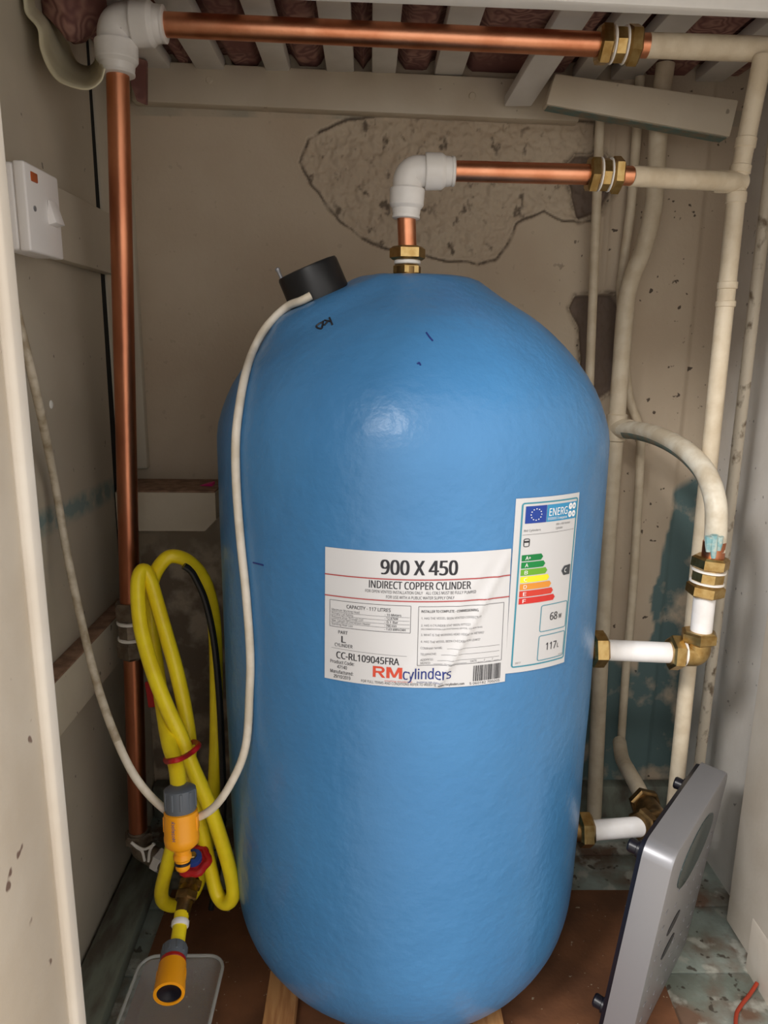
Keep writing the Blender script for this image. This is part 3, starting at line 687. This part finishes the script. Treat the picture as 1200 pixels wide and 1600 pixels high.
# ------------------------------------------------------------------ pipe run A (28 mm) above and left
YP = 1.04; RA = .0142
grp_cu = 'copper pipes'
zc = aY(255, 39, YP)
mk('copper_pipe', tube([aY(184, 118, YP), aY(203, 945, YP)], RA, 24), 'cu2', label='long vertical copper pipe left of the cylinder, under the white elbow', cat='pipe', group=grp_cu)
mk('copper_pipe', tube([aY(208, 1022, YP), aY(216, 1300, YP)], RA, 24), 'cu2', label='lower copper pipe behind the yellow hose', cat='pipe', group=grp_cu)
mk('copper_pipe', tube([aY(252, 38, YP), aY(945, 70, YP)], RA, 24), 'cu', label='long horizontal copper pipe below the slatted shelf', cat='pipe', group=grp_cu)
def pushfit(a, c, b, r, label, m='pf'):
    """a,b: pipe mouths, c: corner"""
    a, c, b = Vector(a), Vector(c), Vector(b); o = thing('push_fit_elbow', label, 'pipe fitting', c)
    R1 = r*1.55
    mk('elbow_body', tube(fillet([c+(a-c)*.62, c, c+(b-c)*.62], r*1.25, 10), R1*1.04, 24), m, o, ang=50)
    for q in (a, b):
        d = (c-q).normalized(); L = (c-q).length*.62
        col = mk('collar', lathe(q, q+d, [(0, r*1.42), (.003, r*1.5), (L*.24, r*1.54), (L*.36, r*1.80), (L*.40, r*1.84), (L*.94, r*1.88), (L*.985, r*1.84), (L, r*1.7)], 32), m, o, ang=18)
        mk('collet_ring', lathe(q-d*.004, q+d, [(0, r*1.36), (.001, r*1.5), (.004, r*1.5), (.0045, r*1.25)], 28), m, col, ang=40)
    return o
pushfit(aY(184, 113, YP), aY(180, 36, YP), aY(254, 38, YP), RA, 'white plastic elbow joining the tall vertical copper pipe to the overhead pipe')
def coupling(p0, p1, r, label, m='brass', rings=True, name='compression_coupling'):
    p0, p1 = Vector(p0), Vector(p1); d = (p1-p0).normalized(); L = (p1-p0).length
    o = thing(name, label, 'pipe fitting', p0); R = r*1.75
    mk('nut', nut(p0+d*L*.17, d, L*.30, R), m, o, ang=20); mk('nut', nut(p0+d*L*.83, d, L*.30, R, .5), m, o, ang=20)
    mk('coupling_body', lathe(p0+d*L*.3, p1, [(0, r*1.3), (L*.06, r*1.35), (L*.1, r*1.5), (L*.3, r*1.5), (L*.34, r*1.35), (L*.4, r*1.3)], 8), m, o, ang=20)
    if rings:
        for t_ in (.36, .64): mk('sealing_tape', ring(p0+d*L*t_, d, r*1.56, L*.055), 'ptfe', o)
    return o
coupling(aY(932, 69, YP), aY(1000, 71, YP), RA, 'brass coupling on the overhead pipe below the slats')
mk('copper_stub', tube([aY(995, 71, YP), aY(1016, 71.5, YP)], RA, 20), 'cu', label='bare copper stub between overhead brass coupling and painted pipe', cat='pipe', group=grp_cu)
mk('painted_pipe', tube([aY(1012, 71, YP), aY(1290, 80, YP)], RA*1.03, 24), 'pp', label='cream painted overhead pipe right of the brass coupling', cat='pipe', group='cream painted pipes')
coupling(aY(202, 938, YP), aY(209, 1028, YP), RA*.93, 'dull metal coupling on the left copper pipe below the hose top', 'tarn')
# foot of the left pipe
fo = thing('pipe_foot_elbow', 'dull metal elbow with white tape at the foot of the left copper pipe', 'pipe fitting', aY(219, 1325, YP))
A = aY(216, 1296, YP); B = aY(219, 1326, YP); Cc = aY(262, 1352, YP-.02)
mk('elbow_body', tube(fillet([A, B, Cc], .012), .0155, 20), 'tarn', fo); mk('nut', nut(A.lerp(B, .35), B-A, .016, .023), 'tarn', fo, ang=20)
mk('union_nut', nut(B.lerp(Cc, .72), Cc-B, .016, .019), 'pf', fo, ang=20)
for pts in ([(205, 1316), (214, 1324), (222, 1330), (226, 1345)], [(240, 1318), (234, 1330), (232, 1346)], [(206, 1317), (224, 1327), (242, 1319)]):
    mk('tape_strand', tube(cat([aY(x, y, YP-.024) for x, y in pts], 5), .0022, 8), 'ptfe', fo)
# ------------------------------------------------------------------ pipe run B (22 mm) from the cylinder top
RB = .0114; top = Vector((aY(636, 434, YA).x, YA, ZTOP))
bo = thing('top_boss', 'brass boss and nut on the very top of the cylinder', 'pipe fitting', top)
c1 = aY(635, 405, YA); upv = Vector((0, 0, 1))
mk('boss_flange', lathe(top-upv*.002, top+upv, [(0, .0215), (.003, .021), (.004, .0165), (.016, .0165)], 28), 'brass2', bo)
mk('nut', nut(top+upv*.0105, upv, .012, .0185, .3), 'brass', bo, ang=20)
mk('sealing_tape', ring(top+upv*.0195, upv, .0165, .005), 'ptfe', bo)
mk('nut', nut(top+upv*.030, upv, .016, .0225, .1), 'brass', bo, ang=20)
mk('copper_pipe', tube([top+upv*.034, aY(634.5, 325, YA)], RB, 24), 'cu', label='short upright copper pipe on top of the cylinder', cat='pipe', group=grp_cu)
pushfit(aY(634.5, 337, YA), aY(638, 268, YA), aY(706, 268, YA), RB, 'white plastic elbow above the cylinder top')
mk('copper_pipe', tube([aY(700, 267, YA), aY(930, 273, YA)], RB*1.05, 24), 'cu', label='horizontal copper pipe from the elbow above the cylinder top', cat='pipe', group=grp_cu)
coupling(aY(917, 272, YA), aY(972, 274, YA), RB*1.1, 'brass coupling right of the copper pipe above the cylinder')
mk('copper_stub', tube([aY(966, 274, YA), aY(988, 275, YA)], RB, 20), 'cu', label='bare copper stub between lower brass coupling and painted branch pipe', cat='pipe', group=grp_cu)
# painted branch and riser
YT = 1.03; RTp = .0117; gp = 'cream painted pipes'
b = mk('painted_pipe', tube([aY(984, 275, YA), aY(1160, 285, YT)], RB*1.06, 24), 'pp', label='short cream painted branch pipe joining the tall riser', cat='pipe', group=gp)
q = aY(1130, 284, YT-.005); mk('solder_collar', ring(q, Vector((1, .05, 0)), RB*1.22, .024), 'pp', b)
ris = [aY(1192, 88, YT), aY(1153, 290, YT), aY(1126, 560, YT), aY(1062, 1230, YT-.02)]
ra_ = ris[0]; rb2 = aY(1054, 1300, YT); rb2 = Vector((aY(1066, 1160, YT).x, YT, .02))
b = mk('painted_riser', tube([ra_, aY(1152, 290, YT), Vector((rb2.x, YT, .03))], RTp, 24), 'pp', label='tall cream painted riser pipe at the right wall with branch joint', cat='pipe', group=gp)
for y0, y1 in ((215, 232), (258, 272), (300, 318), (440, 452), (470, 480)):
    t0, t1 = [(y_-88)/(1200-88) for y_ in (y0, y1)]
    a_ = aY(1192+(1152-1192)*(y0-88)/202 if y0 < 290 else 1152+(1066-1152)*(y0-290)/870, y0, YT); b_ = aY(1192+(1152-1192)*(y1-88)/202 if y1 < 290 else 1152+(1066-1152)*(y1-290)/870, y1, YT)
    mk('solder_collar', lathe(a_, b_, [(0, RTp), (.001, RTp*1.12), ((b_-a_).length-.001, RTp*1.12), ((b_-a_).length, RTp)], 24), 'pp', b)
# second slim pipe against the right wall
Ym = 1.13; m0, m1 = aY(1202, 280, Ym), aY(1098, 1150, Ym)
b = mk('mouldy_pipe', tube([m0+(m0-m1)*.35, m0, m1, m1+(m1-m0)*.14], .0088, 20), 'ppd', label='slim mouldy cream pipe against the right wall behind the riser', cat='pipe', group=gp)
# pipes on the back wall
mk('slim_pipe', tube([aY(941, 150, 1.295), aY(937, 200, 1.295), aY(917, 700, 1.295)], .0077, 16), 'pp', label='slim cream pipe crossing the plaster hole', cat='pipe', group=gp)
mk('slim_pipe', tube(cat([aY(1000, 120, 1.295), aY(994, 220, 1.295), aY(986, 320, 1.295), aY(976, 400, 1.298), aY(970, 460, 1.30), aY(976, 560, 1.305), aY(984, 625, 1.30), aY(999, 668, 1.295), aY(1001, 700, 1.295), aY(996, 800, 1.295), aY(988, 930, 1.295), aY(977, 1060, 1.295), aY(970, 1165, 1.295)], 6), .0077, 16), 'pp', label='slim cream pipe weaving behind the thick bent pipe', cat='pipe', group=gp)
RK = .0142; YK = 1.262
tk = mk('bent_pipe', tube(cat([aY(1040, 100, YK), aY(1032, 160, YK), aY(1028, 215, YK), aY(1024, 290, YK), aY(1018, 340, YK), aY(1004, 392, YK), aY(988, 432, YK), aY(978, 475, YK), aY(971, 560, YK), aY(965, 640, YK), aY(960, 700, YK), aY(949, 850, YK), aY(938, 1040, YK), aY(927, 1300, YK)], 6), RK, 24), 'pp', label='thick cream pipe with a sideways bend on the back wall', cat='pipe', group=gp)
q = aY(963, 668, YK); mk('tee_joint', join(lathe(q+Vector((0, 0, .024)), q-Vector((0, 0, 1)), [(0, RK), (.002, RK*1.2), (.046, RK*1.2), (.048, RK)], 24), lathe(q, aY(1000, 674, YK-.05), [(0, RK*1.2), (.032, RK*1.2), (.034, RK)], 24)), 'pp', tk)
# curved branch to the brass coupling
YC = .94; cpts = [aY(968, 670, YK-.01), aY(1000, 673, 1.20), aY(1036, 684, 1.12), aY(1072, 705, 1.04), aY(1102, 738, .985), aY(1117, 780, .955), aY(1119, 820, .945), aY(1116, 862, YC)]
cb = mk('curved_pipe', tube(cat(cpts, 8), .0142, 24), 'ppt', label='pale painted pipe curving forward and down to the brass coupling', cat='pipe', group=gp)
def along(P, a, b): 
    Q = cat(P, 8); return Q[int(a*(len(Q)-1)):int(b*(len(Q)-1))+1]
mk('bare_copper_end', tube([aY(1116.5, 846, YC), aY(1113, 878, YC)], .01455, 24), 'cu2', cb, label='bare copper showing at the end')
for (x, y0, y1, w_) in ((1108, 838, 862, 5), (1116, 836, 872, 5), (1124, 838, 860, 5)):
    pts = [aY(x, y0, YC-.0146*math.cos((x-1116)/22)), aY(x-1.5, y1, YC-.0146*math.cos((x-1116)/22))]
    mk('paint_drip', tube([pts[0], pts[0].lerp(pts[1], .5), pts[1]], [.0055, .0048, .0030], 10), 'flake', cb)
und = [q-Vector((-.0004, 0, .0020)) for q in along(cpts, .06, .62)]
mk('bare_underside', tube(und, .0140, 24), 'teal', cb, label='turquoise old paint on the underside')
coupling(aY(1112, 868, YC), aY(1100, 932, YC), .0142, 'brass coupling under the curved painted pipe')
gw = 'white plastic pipes'
mk('white_pipe', tube([aY(1102, 922, YC), aY(1094, 1000, YC)], .0143, 24), 'wp', label='short upright white plastic pipe between the brass fittings', cat='pipe', group=gw)
be = thing('brass_elbow', 'brass compression elbow turning toward the cylinder side', 'pipe fitting', aY(1092, 1030, YC))
A, B, Cc = aY(1093, 985, YC), aY(1089, 1022, YC), aY(1044, 1020, YC)
mk('elbow_body', tube(fillet([A.lerp(B, .5), B, Cc.lerp(B, .25)], .014), .0172, 22), 'brass', be, ang=50)
mk('nut', nut(A.lerp(B, .25), A-B, .017, .0245), 'brass', be, ang=20); mk('nut', nut(aY(1055, 1020, YC), B-Cc, .018, .0245, .4), 'brass', be, ang=20)
mk('sealing_tape', ring(aY(1067, 1020, YC), B-Cc, .0185, .004), 'ptfe', be)
mk('white_pipe', tube([aY(938, 1015, YC), aY(1050, 1020, YC)], .0143, 24), 'wp', label='horizontal white plastic pipe into the upper cylinder side boss', cat='pipe', group=gw)
def boss(px, py, label):
    q = aY(px, py, YC); o = thing('side_boss', label, 'pipe fitting', q); d = Vector((1, 0, 0))
    mk('boss_stub', lathe(q-d*.03, q, [(0, .0165), (.028, .0165)], 24), 'brass2', o); mk('nut', nut(q, d, .021, .0255), 'brass', o, ang=20)
boss(935, 1014, 'brass nut where the upper white pipe enters the cylinder')
boss(914, 1297, 'brass nut where the lower white pipe enters the cylinder')
mk('white_pipe', tube([aY(918, 1298, YC), aY(1008, 1291, YC)], .0143, 24), 'wp', label='lower white plastic pipe near the floor, between brass nuts', cat='pipe', group=gw)
lo_ = thing('lower_brass_elbow', 'dull brass elbow behind the silver scale', 'pipe fitting', aY(1020, 1280, YC))
A, B, Cc = aY(1000, 1290, YC), aY(1028, 1283, YC+.02), aY(1008, 1256, YC+.08)
mk('elbow_body', tube(fillet([A, B, Cc], .012), .0175, 20), 'brass2', lo_); mk('nut', nut(aY(1006, 1290, YC), B-A, .018, .0245), 'brass2', lo_, ang=20); mk('nut', nut(Cc, Cc-B, .018, .0245), 'brass2', lo_, ang=20)
mk('painted_elbow_pipe', tube(cat([aY(1010, 1258, YC+.08), aY(995, 1228, 1.07), aY(982, 1205, 1.12), aY(972, 1185, 1.20), aY(968, 1160, 1.27)], 6), [.0128]*24+[.0128], 20), 'pp', label='cream painted pipe dropping to the lower brass elbow', cat='pipe', group=gp)
# ------------------------------------------------------------------ hose
YH = .90
hs = [(280, 1236, .80), (275, 1196, .83), (264, 1160, .86), (256, 1115, .90), (246, 1050, .95), (238, 985, .985), (235, 935, .99), (240, 902, .985), (255, 877, .985), (272, 869, .99), (297, 879, 1.0), (319, 907, 1.01), (332, 952, 1.015), (337, 1010, 1.015), (338, 1100, 1.01), (336, 1200, 1.0), (328, 1300, 1.0), (308, 1385, 1.0), (282, 1412, .97), (260, 1412, .935), (252, 1395, .91), (262, 1350, .90), (276, 1295, .90), (288, 1235, .90), (296, 1170, .905), (289, 1110, .915), (276, 1050, .925), (262, 1000, .94), (246, 945, .955), (234, 905, .965), (224, 891, .965), (216, 905, .955), (216, 945, .94), (222, 990, .925), (240, 1052, .90), (262, 1108, .88), (282, 1150, .87), (300, 1198, .865), (326, 1256, .87), (348, 1320, .875), (362, 1372, .88), (364, 1400, .88), (353, 1411, .885), (339, 1396, .895), (327, 1350, .90), (315, 1294, .90), (304, 1250, .90), (295, 1210, .91)]
hose = mk('garden_hose', tube(cat(path(hs), 7), .0098, 14), 'hose', label='yellow garden hose hung in loops on the left copper pipe', cat='hose')
mk('cable_tie', tube(cat(path([(261, 1190, .83), (268, 1189, .813), (281, 1186, .815), (296, 1178, .845), (307, 1169, .857), (310, 1163, .875), (300, 1160, .90), (275, 1175, .90), (260, 1186, .86), (261, 1190, .83)]), 5), .0036, 8), 'red', label='red twist tie around the yellow hose loops', cat='cable tie')
mk('black_cable', tube(cat(path([(287, 884, .962), (296, 890, .965), (305, 903, .968), (321, 940, .972), (334, 1000, .975), (342, 1080, .978), (347, 1180, .985), (349, 1260, .985), (345, 1330, .985), (330, 1420, .98)]), 6), .0048, 10), 'bcable', label='thin black cable beside the hose arch', cat='cable')
def conn(p0, p1, L, scale, label, kind):
    p0, p1 = Vector(p0), Vector(p1); d = (p1-p0).normalized(); s = scale; o = thing('hose_connector', label, 'hose connector', p0)
    g = [(0, .8), (.02, .98), (.26, 1.0), (.30, .9)]
    col = mk('collar', lathe(p0, p1, [(t_*L, r*s) for t_, r in g], 30), 'grey', o)
    u, v = frame(d)
    for k in range(10):
        a = k*math.pi/5; c = p0+d*L*.13+(u*math.cos(a)+v*math.sin(a))*s*.985; tg = (-u*math.sin(a)+v*math.cos(a)); rr = (u*math.cos(a)+v*math.sin(a))
        P_ = [c+d*L*.1*i+tg*s*.10*j+rr*s*.05*h for h in (-1, 1) for i, j in ((-1, -1), (1, -1), (1, 1), (-1, 1))]
        mk('grip_rib', hexa(P_, .0006, 1), 'grey', col)
    if kind == 1:
        mk('body', lathe(p0+d*L*.27, p1, [(0, .85*s), (L*.02, 1.06*s), (L*.30, 1.08*s), (L*.31, 1.11*s), (L*.34, 1.11*s), (L*.40, 1.06*s), (L*.44, .82*s), (L*.47, .55*s), (L*.52, .50*s), (L*.54, .58*s), (L*.58, .58*s), (L*.60, .48*s), (L*.69, .46*s), (L*.71, .42*s), (L*.73, .3*s)], 32), 'orange', o, ang=40)
        mk('seal_ring', ring(p0+d*L*.905, d, .52*s, L*.035), 'rubber', o)
    else:
        mk('red_ring', ring(p0+d*L*.34, d, 1.0*s, L*.1), 'red', o)
        mk('body', lathe(p0+d*L*.38, p1, [(0, .9*s), (L*.02, 1.05*s), (L*.30, 1.10*s), (L*.55, 1.16*s), (L*.61, 1.15*s), (L*.615, .92*s), (L*.45, .86*s), (L*.40, .3*s)], 32, True), 'orange', o, ang=40)
        mk('bore', lathe(p0+d*L*.90, p1, [(0, .84*s), (L*.075, .90*s), (L*.06, .62*s), (L*.02, .3*s)], 28), 'rubber', o)
    for sg in (-1, 1):
        c = p0+d*L*(.43 if kind == 1 else .62)+(u*sg)*s*1.05
        P_ = [c+d*L*.09*i+v*s*.28*j+u*s*.06*h for h in (-1, 1) for i, j in ((-1, -1), (1, -1), (1, 1), (-1, 1))]
        mk('grip_pad', hexa(P_, .0012, 2), 'orange', o)
    return o
a, b = aY(281, 1229, .795), aY(286, 1360, .775)
k1 = conn(a, b, (b-a).length, .0188, 'amber hose connector with grey collar hanging in the cable loop', 1)
d_ = (b-a).normalized(); TX, TF = glyphs('Hozelock', .01)
cpt = aY(268, 1300, .757); sd = (EYE-cpt); sd = (sd-d_*sd.dot(d_)).normalized(); sv = d_.cross(sd)
axp = a+d_*((cpt-a).dot(d_)); 
if sv.x < 0: sv = -sv
R_ = .0188*1.06+.0018
TV = []
for x, y in TX:
    th = (-.55+y*.20); up = (x-.5)*.024; TV.append(axp-d_*(up-.004)+(sd*math.cos(th)+sv*math.sin(th))*R_)
mk('brand_print', (TV, TF), 'bluep', k1, ang=None)
# drain valve and the lower hose tail
va = aY(296, 1385, .885)
dv = thing('drain_valve', 'small brass drain valve with red handwheel behind the amber connector', 'valve', va)
st_ = aY(264, 1353, YP-.02); vb = aY(291, 1400, .868); ve = aY(284, 1432, .845)
mk('inlet_pipe', tube(fillet([st_, aY(300, 1352, .96), va], .02), .0085, 16), 'brass2', dv)
mk('valve_body', tube([va+(va-vb)*.6, va, vb, ve], [.012, .0135, .011, .0095], 18), 'brass2', dv); mk('nut', nut(vb, ve-vb, .012, .0155), 'brass2', dv, ang=20); mk('nut', nut(va+(va-vb)*.2, ve-vb, .01, .017), 'brass2', dv, ang=20)
wc = aY(303, 1345, .875); wn = Vector((0, -.35, 1)).normalized(); mk('spindle', lathe(va, wc, [(0, .007), ((wc-va).length, .006)], 14), 'brass2', dv)
u, v = frame(wn); rim = [wc+(u*math.cos(k*math.pi/16)+v*math.sin(k*math.pi/16))*.0185*(1+.08*math.cos(k*math.pi/16*6)) for k in range(33)]
wh = mk('handwheel', join(tube(rim, .0052, 10, False), lathe(wc-wn*.005, wc+wn, [(0, .016), (.007, .016), (.008, .013)], 24)), 'red', dv)
mk('blue_disc', lathe(wc+wn*.002, wc+wn*2, [(0, .0115), (.0075, .0115), (.008, .010)], 24), 'bluep', wh); mk('spindle_nut', nut(wc+wn*.012, wn, .006, .005), 'brass', wh, ang=20)
h0, h1 = aY(284, 1427, .848), aY(275, 1490, .80)
tl = mk('hose_tail', tube(cat([h0, h0.lerp(h1, .15), h0.lerp(h1, .3), h1], 6), [.0098]*6+[.0098]*6+[.0094]*7, 16), 'hose', label='short yellow hose tail below the drain valve', cat='hose')
dh = (h1-h0).normalized(); mk('hose_clip', ring(h0+dh*.014, dh, .0115, .008), 'wp', tl)
a, b = aY(273, 1480, .808), aY(264, 1554, .742)
conn(a, b, (b-a).length, 0.0162, 'amber hose connector with red ring pointing forward over the plastic tub', 2)
mk('red_lever', hexa([aY(226, 1066, .985), aY(240, 1062, .985), aY(240, 1062, .99), aY(226, 1066, .99), aY(232, 1106, .985), aY(247, 1104, .985), aY(247, 1104, .99), aY(232, 1106, .99)][0:8], .0015), 'red', label='small red lever tag behind the hose', cat='lever')
# ------------------------------------------------------------------ plastic tub on the floor
def rrect(x0, x1, y0, y1, r, z, n=6):
    out = []
    for cx, cy, a0 in ((x1-r, y1-r, 0), (x0+r, y1-r, 90), (x0+r, y0+r, 180), (x1-r, y0+r, 270)):
        for k in range(n+1): a = math.radians(a0+k*90/n); out.append((cx+r*math.cos(a), cy+r*math.sin(a), z))
    return out
tx0, tx1 = aZ(222, 1506, .05).x, aZ(345, 1512, .05).x; ty1 = aZ(290, 1497, .05).y; ty0 = ty1-.17; tz = .0135
loops = [rrect(tx0, tx1, ty0, ty1, .022, .05), rrect(tx0-.004, tx1+.004, ty0-.004, ty1+.004, .024, .05), rrect(tx0-.004, tx1+.004, ty0-.004, ty1+.004, .024, .047), rrect(tx0, tx1, ty0, ty1, .022, .047), rrect(tx0+.008, tx1-.008, ty0+.008, ty1-.008, .02, tz+.002), rrect(tx0+.012, tx1-.012, ty0+.012, ty1-.012, .018, tz)]
inner = [rrect(tx0+.0012, tx1-.0012, ty0+.0012, ty1-.0012, .021, .05), rrect(tx0+.009, tx1-.009, ty0+.009, ty1-.009, .019, tz+.004), rrect(tx0+.013, tx1-.013, ty0+.013, ty1-.013, .017, tz+.0016)]
seq = loops[::-1][:-1]+[loops[0]]+inner; n = len(seq[0]); TVv = [p_ for l in seq for p_ in l]; TFf = [tuple(range(n))[::-1], tuple(range((len(seq)-1)*n, len(seq)*n))]
for i in range(len(seq)-1):
    for k in range(n): TFf.append((i*n+k, i*n+(k+1) % n, (i+1)*n+(k+1) % n, (i+1)*n+k))
tb = mk('plastic_tub', (TVv, TFf), 'tub', label='shallow translucent plastic tub on the floor under the hose', cat='tub', ang=40)
MT['tubrim'] = mat('tub_rim_plastic', (214, 216, 212), .25); MT['tubrim'].node_tree.nodes['Principled BSDF'].inputs['Alpha'].default_value = .42
rp = [Vector(q) for q in rrect(tx0-.003, tx1+.003, ty0-.003, ty1+.003, .024, .0512)]
mk('rim', tube(rp+[rp[0]], .0024, 8, False), 'tubrim', tb)
# ------------------------------------------------------------------ bathroom scale leaning on the right
A_tf = aY(1029, 1328, .765); A_bf = aY(964, 1606, .765); A_tb = aY(1131, 1142, .985)
vv = (A_tf-A_bf); vl = vv.length; vv.normalize(); uu = (A_tb-A_tf); uu = (uu-vv*uu.dot(vv)); ul = uu.length; uu.normalize(); nn = uu.cross(vv).normalized()
if nn.x < 0: nn = -nn
th = .040
A_bf = Vector((A_bf.x, A_bf.y, A_bf.z)); k_ = (.028-A_bf.z)/vv.z; A_bf = A_bf+vv*k_; vl -= k_
sc = thing('bathroom_scale', 'silver bathroom scale standing on edge against the right post', 'scale', A_bf)
def SP(a, b, c): return A_bf+uu*a+vv*b+nn*c
def rr2(x0, x1, y0, y1, r, c, n=6): return [SP(x, y, c) for x, y, _ in rrect(x0, x1, y0, y1, r, 0, n)]
def loft(L):
    n = len(L[0]); V = [p_ for l in L for p_ in l]; Fc = [tuple(range(n))[::-1], tuple(range((len(L)-1)*n, len(L)*n))]
    for i in range(len(L)-1):
        for k in range(n): Fc.append((i*n+k, i*n+(k+1) % n, (i+1)*n+(k+1) % n, (i+1)*n+k))
    return V, Fc
h_ = th/2
mk('shell', loft([rr2(0, ul, 0, vl, .02, -h_+.003), rr2(0, ul, 0, vl, .02, h_-.004), rr2(.001, ul-.001, .001, vl-.001, .019, h_-.001), rr2(.004, ul-.004, .004, vl-.004, .016, h_)]), 'silver', sc, ang=30)
mk('base_plate', loft([rr2(.004, ul-.004, .004, vl-.004, .018, -h_-.003), rr2(.002, ul-.002, .002, vl-.002, .02, -h_+.004)]), 'rubber', sc)
for a, b in ((.03, .04), (.03, vl-.03), (ul-.05, .04), (ul-.05, vl-.03)):
    q = SP(a, b, -h_-.003); mk('foot', lathe(q, q-nn, [(0, .011), (.006, .011), (.007, .0085), (.016, .009), (.018, .0075)], 20), 'rubber', sc)
def disc(a, b, ra, rb_, c0, c1, n=28):
    return loft([[SP(a+ra*math.cos(k*2*math.pi/n), b+rb_*math.sin(k*2*math.pi/n), c) for k in range(n)] for c in (c0, c1)])
mk('display_glass', disc(ul*.5, vl*.80, .085, .038, h_-.001, h_+.0012), 'glass', sc, label='dark oval display window')
mk('foot_sensor', disc(ul*.36, vl*.50, .03, .008, h_-.001, h_+.0008), 'rubber', sc); mk('foot_sensor', disc(ul*.36, vl*.38, .03, .008, h_-.001, h_+.0008), 'rubber', sc)
for i in range(5):
    for j in range(9):
        if i in (1, 2) and j in (4, 5, 6): continue
        mk('grip_dot', disc(.03+i*(ul-.06)/4, .03+j*(vl*.60)/8, .0055, .0022, h_-.0005, h_+.0007, 8), 'silver', sc)
# ------------------------------------------------------------------ loose wire
mk('loose_wire', tube(cat([aZ(1183, 1536, .012), aZ(1172, 1553, .006), aZ(1156, 1574, .005), aZ(1150, 1590, .005), aZ(1149, 1640, .005)], 6), .0028, 10), 'wire', label='red orange wire end on the floor by the door post', cat='wire')
# ------------------------------------------------------------------ linen on the shelf
zq = ZS+.0235
def quilt():
    xs = np.linspace(XL+.004, XR-.03, 150); ys_ = np.linspace(.974, 1.322, 60); V = []; Fc = []
    for y in ys_:
        for x in xs:
            z = zq+.0045+.004*noise.noise(Vector((x*14, y*14, 0)))
            g_ = min([max(a_-x, x-b_) for a_, b_ in SLX]); z -= .017*max(0, min(1, (g_-.003)/.010)); V.append((x, y, z))
    k = len(V)
    V += [(x, y, zq+.10+.012*noise.noise(Vector((x*7, y*7, 4)))) for y in ys_ for x in xs]; n = len(xs); m_ = len(ys_)
    for j in range(m_-1):
        for i in range(n-1):
            a = j*n+i; Fc += [(a, a+n, a+n+1, a+1), (k+a, k+a+1, k+a+n+1, k+a+n)]
    rim = [i for i in range(n)]+[j*n+n-1 for j in range(1, m_)]+[(m_-1)*n+i for i in range(n-2, -1, -1)]+[j*n for j in range(m_-2, 0, -1)]
    Fc += [(rim[i], rim[(i+1) % len(rim)], k+rim[(i+1) % len(rim)], k+rim[i]) for i in range(len(rim))]
    return V, Fc
qt = mk('paisley_quilt', quilt(), 'quilt', label='brown pink paisley quilt lying on the slatted shelf', cat='quilt', ang=60)
def lump(c, rx, ry, rz):
    V = []; Fc = []; n, m_ = 20, 12
    for j in range(m_+1):
        for i in range(n):
            a, b = 2*math.pi*i/n, math.pi*j/m_; d = Vector((math.sin(b)*math.cos(a), math.sin(b)*math.sin(a), math.cos(b)))
            k = 1+.22*noise.noise(d*2.2+Vector((c.x*9, 0, 0))); V.append(c+Vector((d.x*rx, d.y*ry, d.z*rz))*k)
    for j in range(m_):
        for i in range(n): Fc.append((j*n+i, j*n+(i+1) % n, (j+1)*n+(i+1) % n, (j+1)*n+i))
    return V, Fc
mk('sagging_fold', lump(aY(112, -12, 1.075), .040, .042, .055), 'quilt', qt, ang=80)
tri = [(203, 85), (228, 95), (228, 164), (214, 158), (204, 130)]
Va = [aY(x, y, 1.26) for x, y in tri]; Vb = [aY(x+3, y, 1.285) for x, y in tri]
mk('hanging_corner', (Va+Vb, [(0, 1, 2, 3, 4), (5, 6, 7, 8, 9)]+[(i, (i+1) % 5, 5+(i+1) % 5, 5+i) for i in range(5)]), 'quilt', qt, ang=60)
def drape(front, back, y0, y1, thk=.002, n=8):
    Pf, Pb = cat([aY(x, y, y0) for x, y in front], 8), cat([aY(x, y, y1) for x, y in back], 8); V = []; Fc = []; m_ = min(len(Pf), len(Pb))
    for i in range(m_):
        for j in range(n+1):
            t_ = j/n; q = Pf[i].lerp(Pb[i], t_); q += Vector((noise.noise(q*18), 0, noise.noise(q*18+Vector((5, 5, 5)))))*.008*math.sin(t_*math.pi); V.append(q)
    for i in range(m_-1):
        for j in range(n): Fc.append((i*(n+1)+j, i*(n+1)+j+1, (i+1)*(n+1)+j+1, (i+1)*(n+1)+j))
    return V, Fc
fr_ = [(30, -60), (36, 0), (40, 22), (58, 45), (62, 75), (75, 108), (95, 130), (135, 141), (158, 128), (165, 108)]
bk_ = [(70, -60), (78, 0), (84, 20), (96, 42), (104, 62), (112, 85), (122, 100), (140, 105), (150, 95), (152, 80)]
cl = mk('linen_sheet', drape(fr_, bk_, .99, 1.15), 'linen', label='cream linen sheet hanging in a fold at the shelf corner', cat='cloth', ang=80)
so = cl.modifiers.new('thick', 'SOLIDIFY'); so.thickness = .002
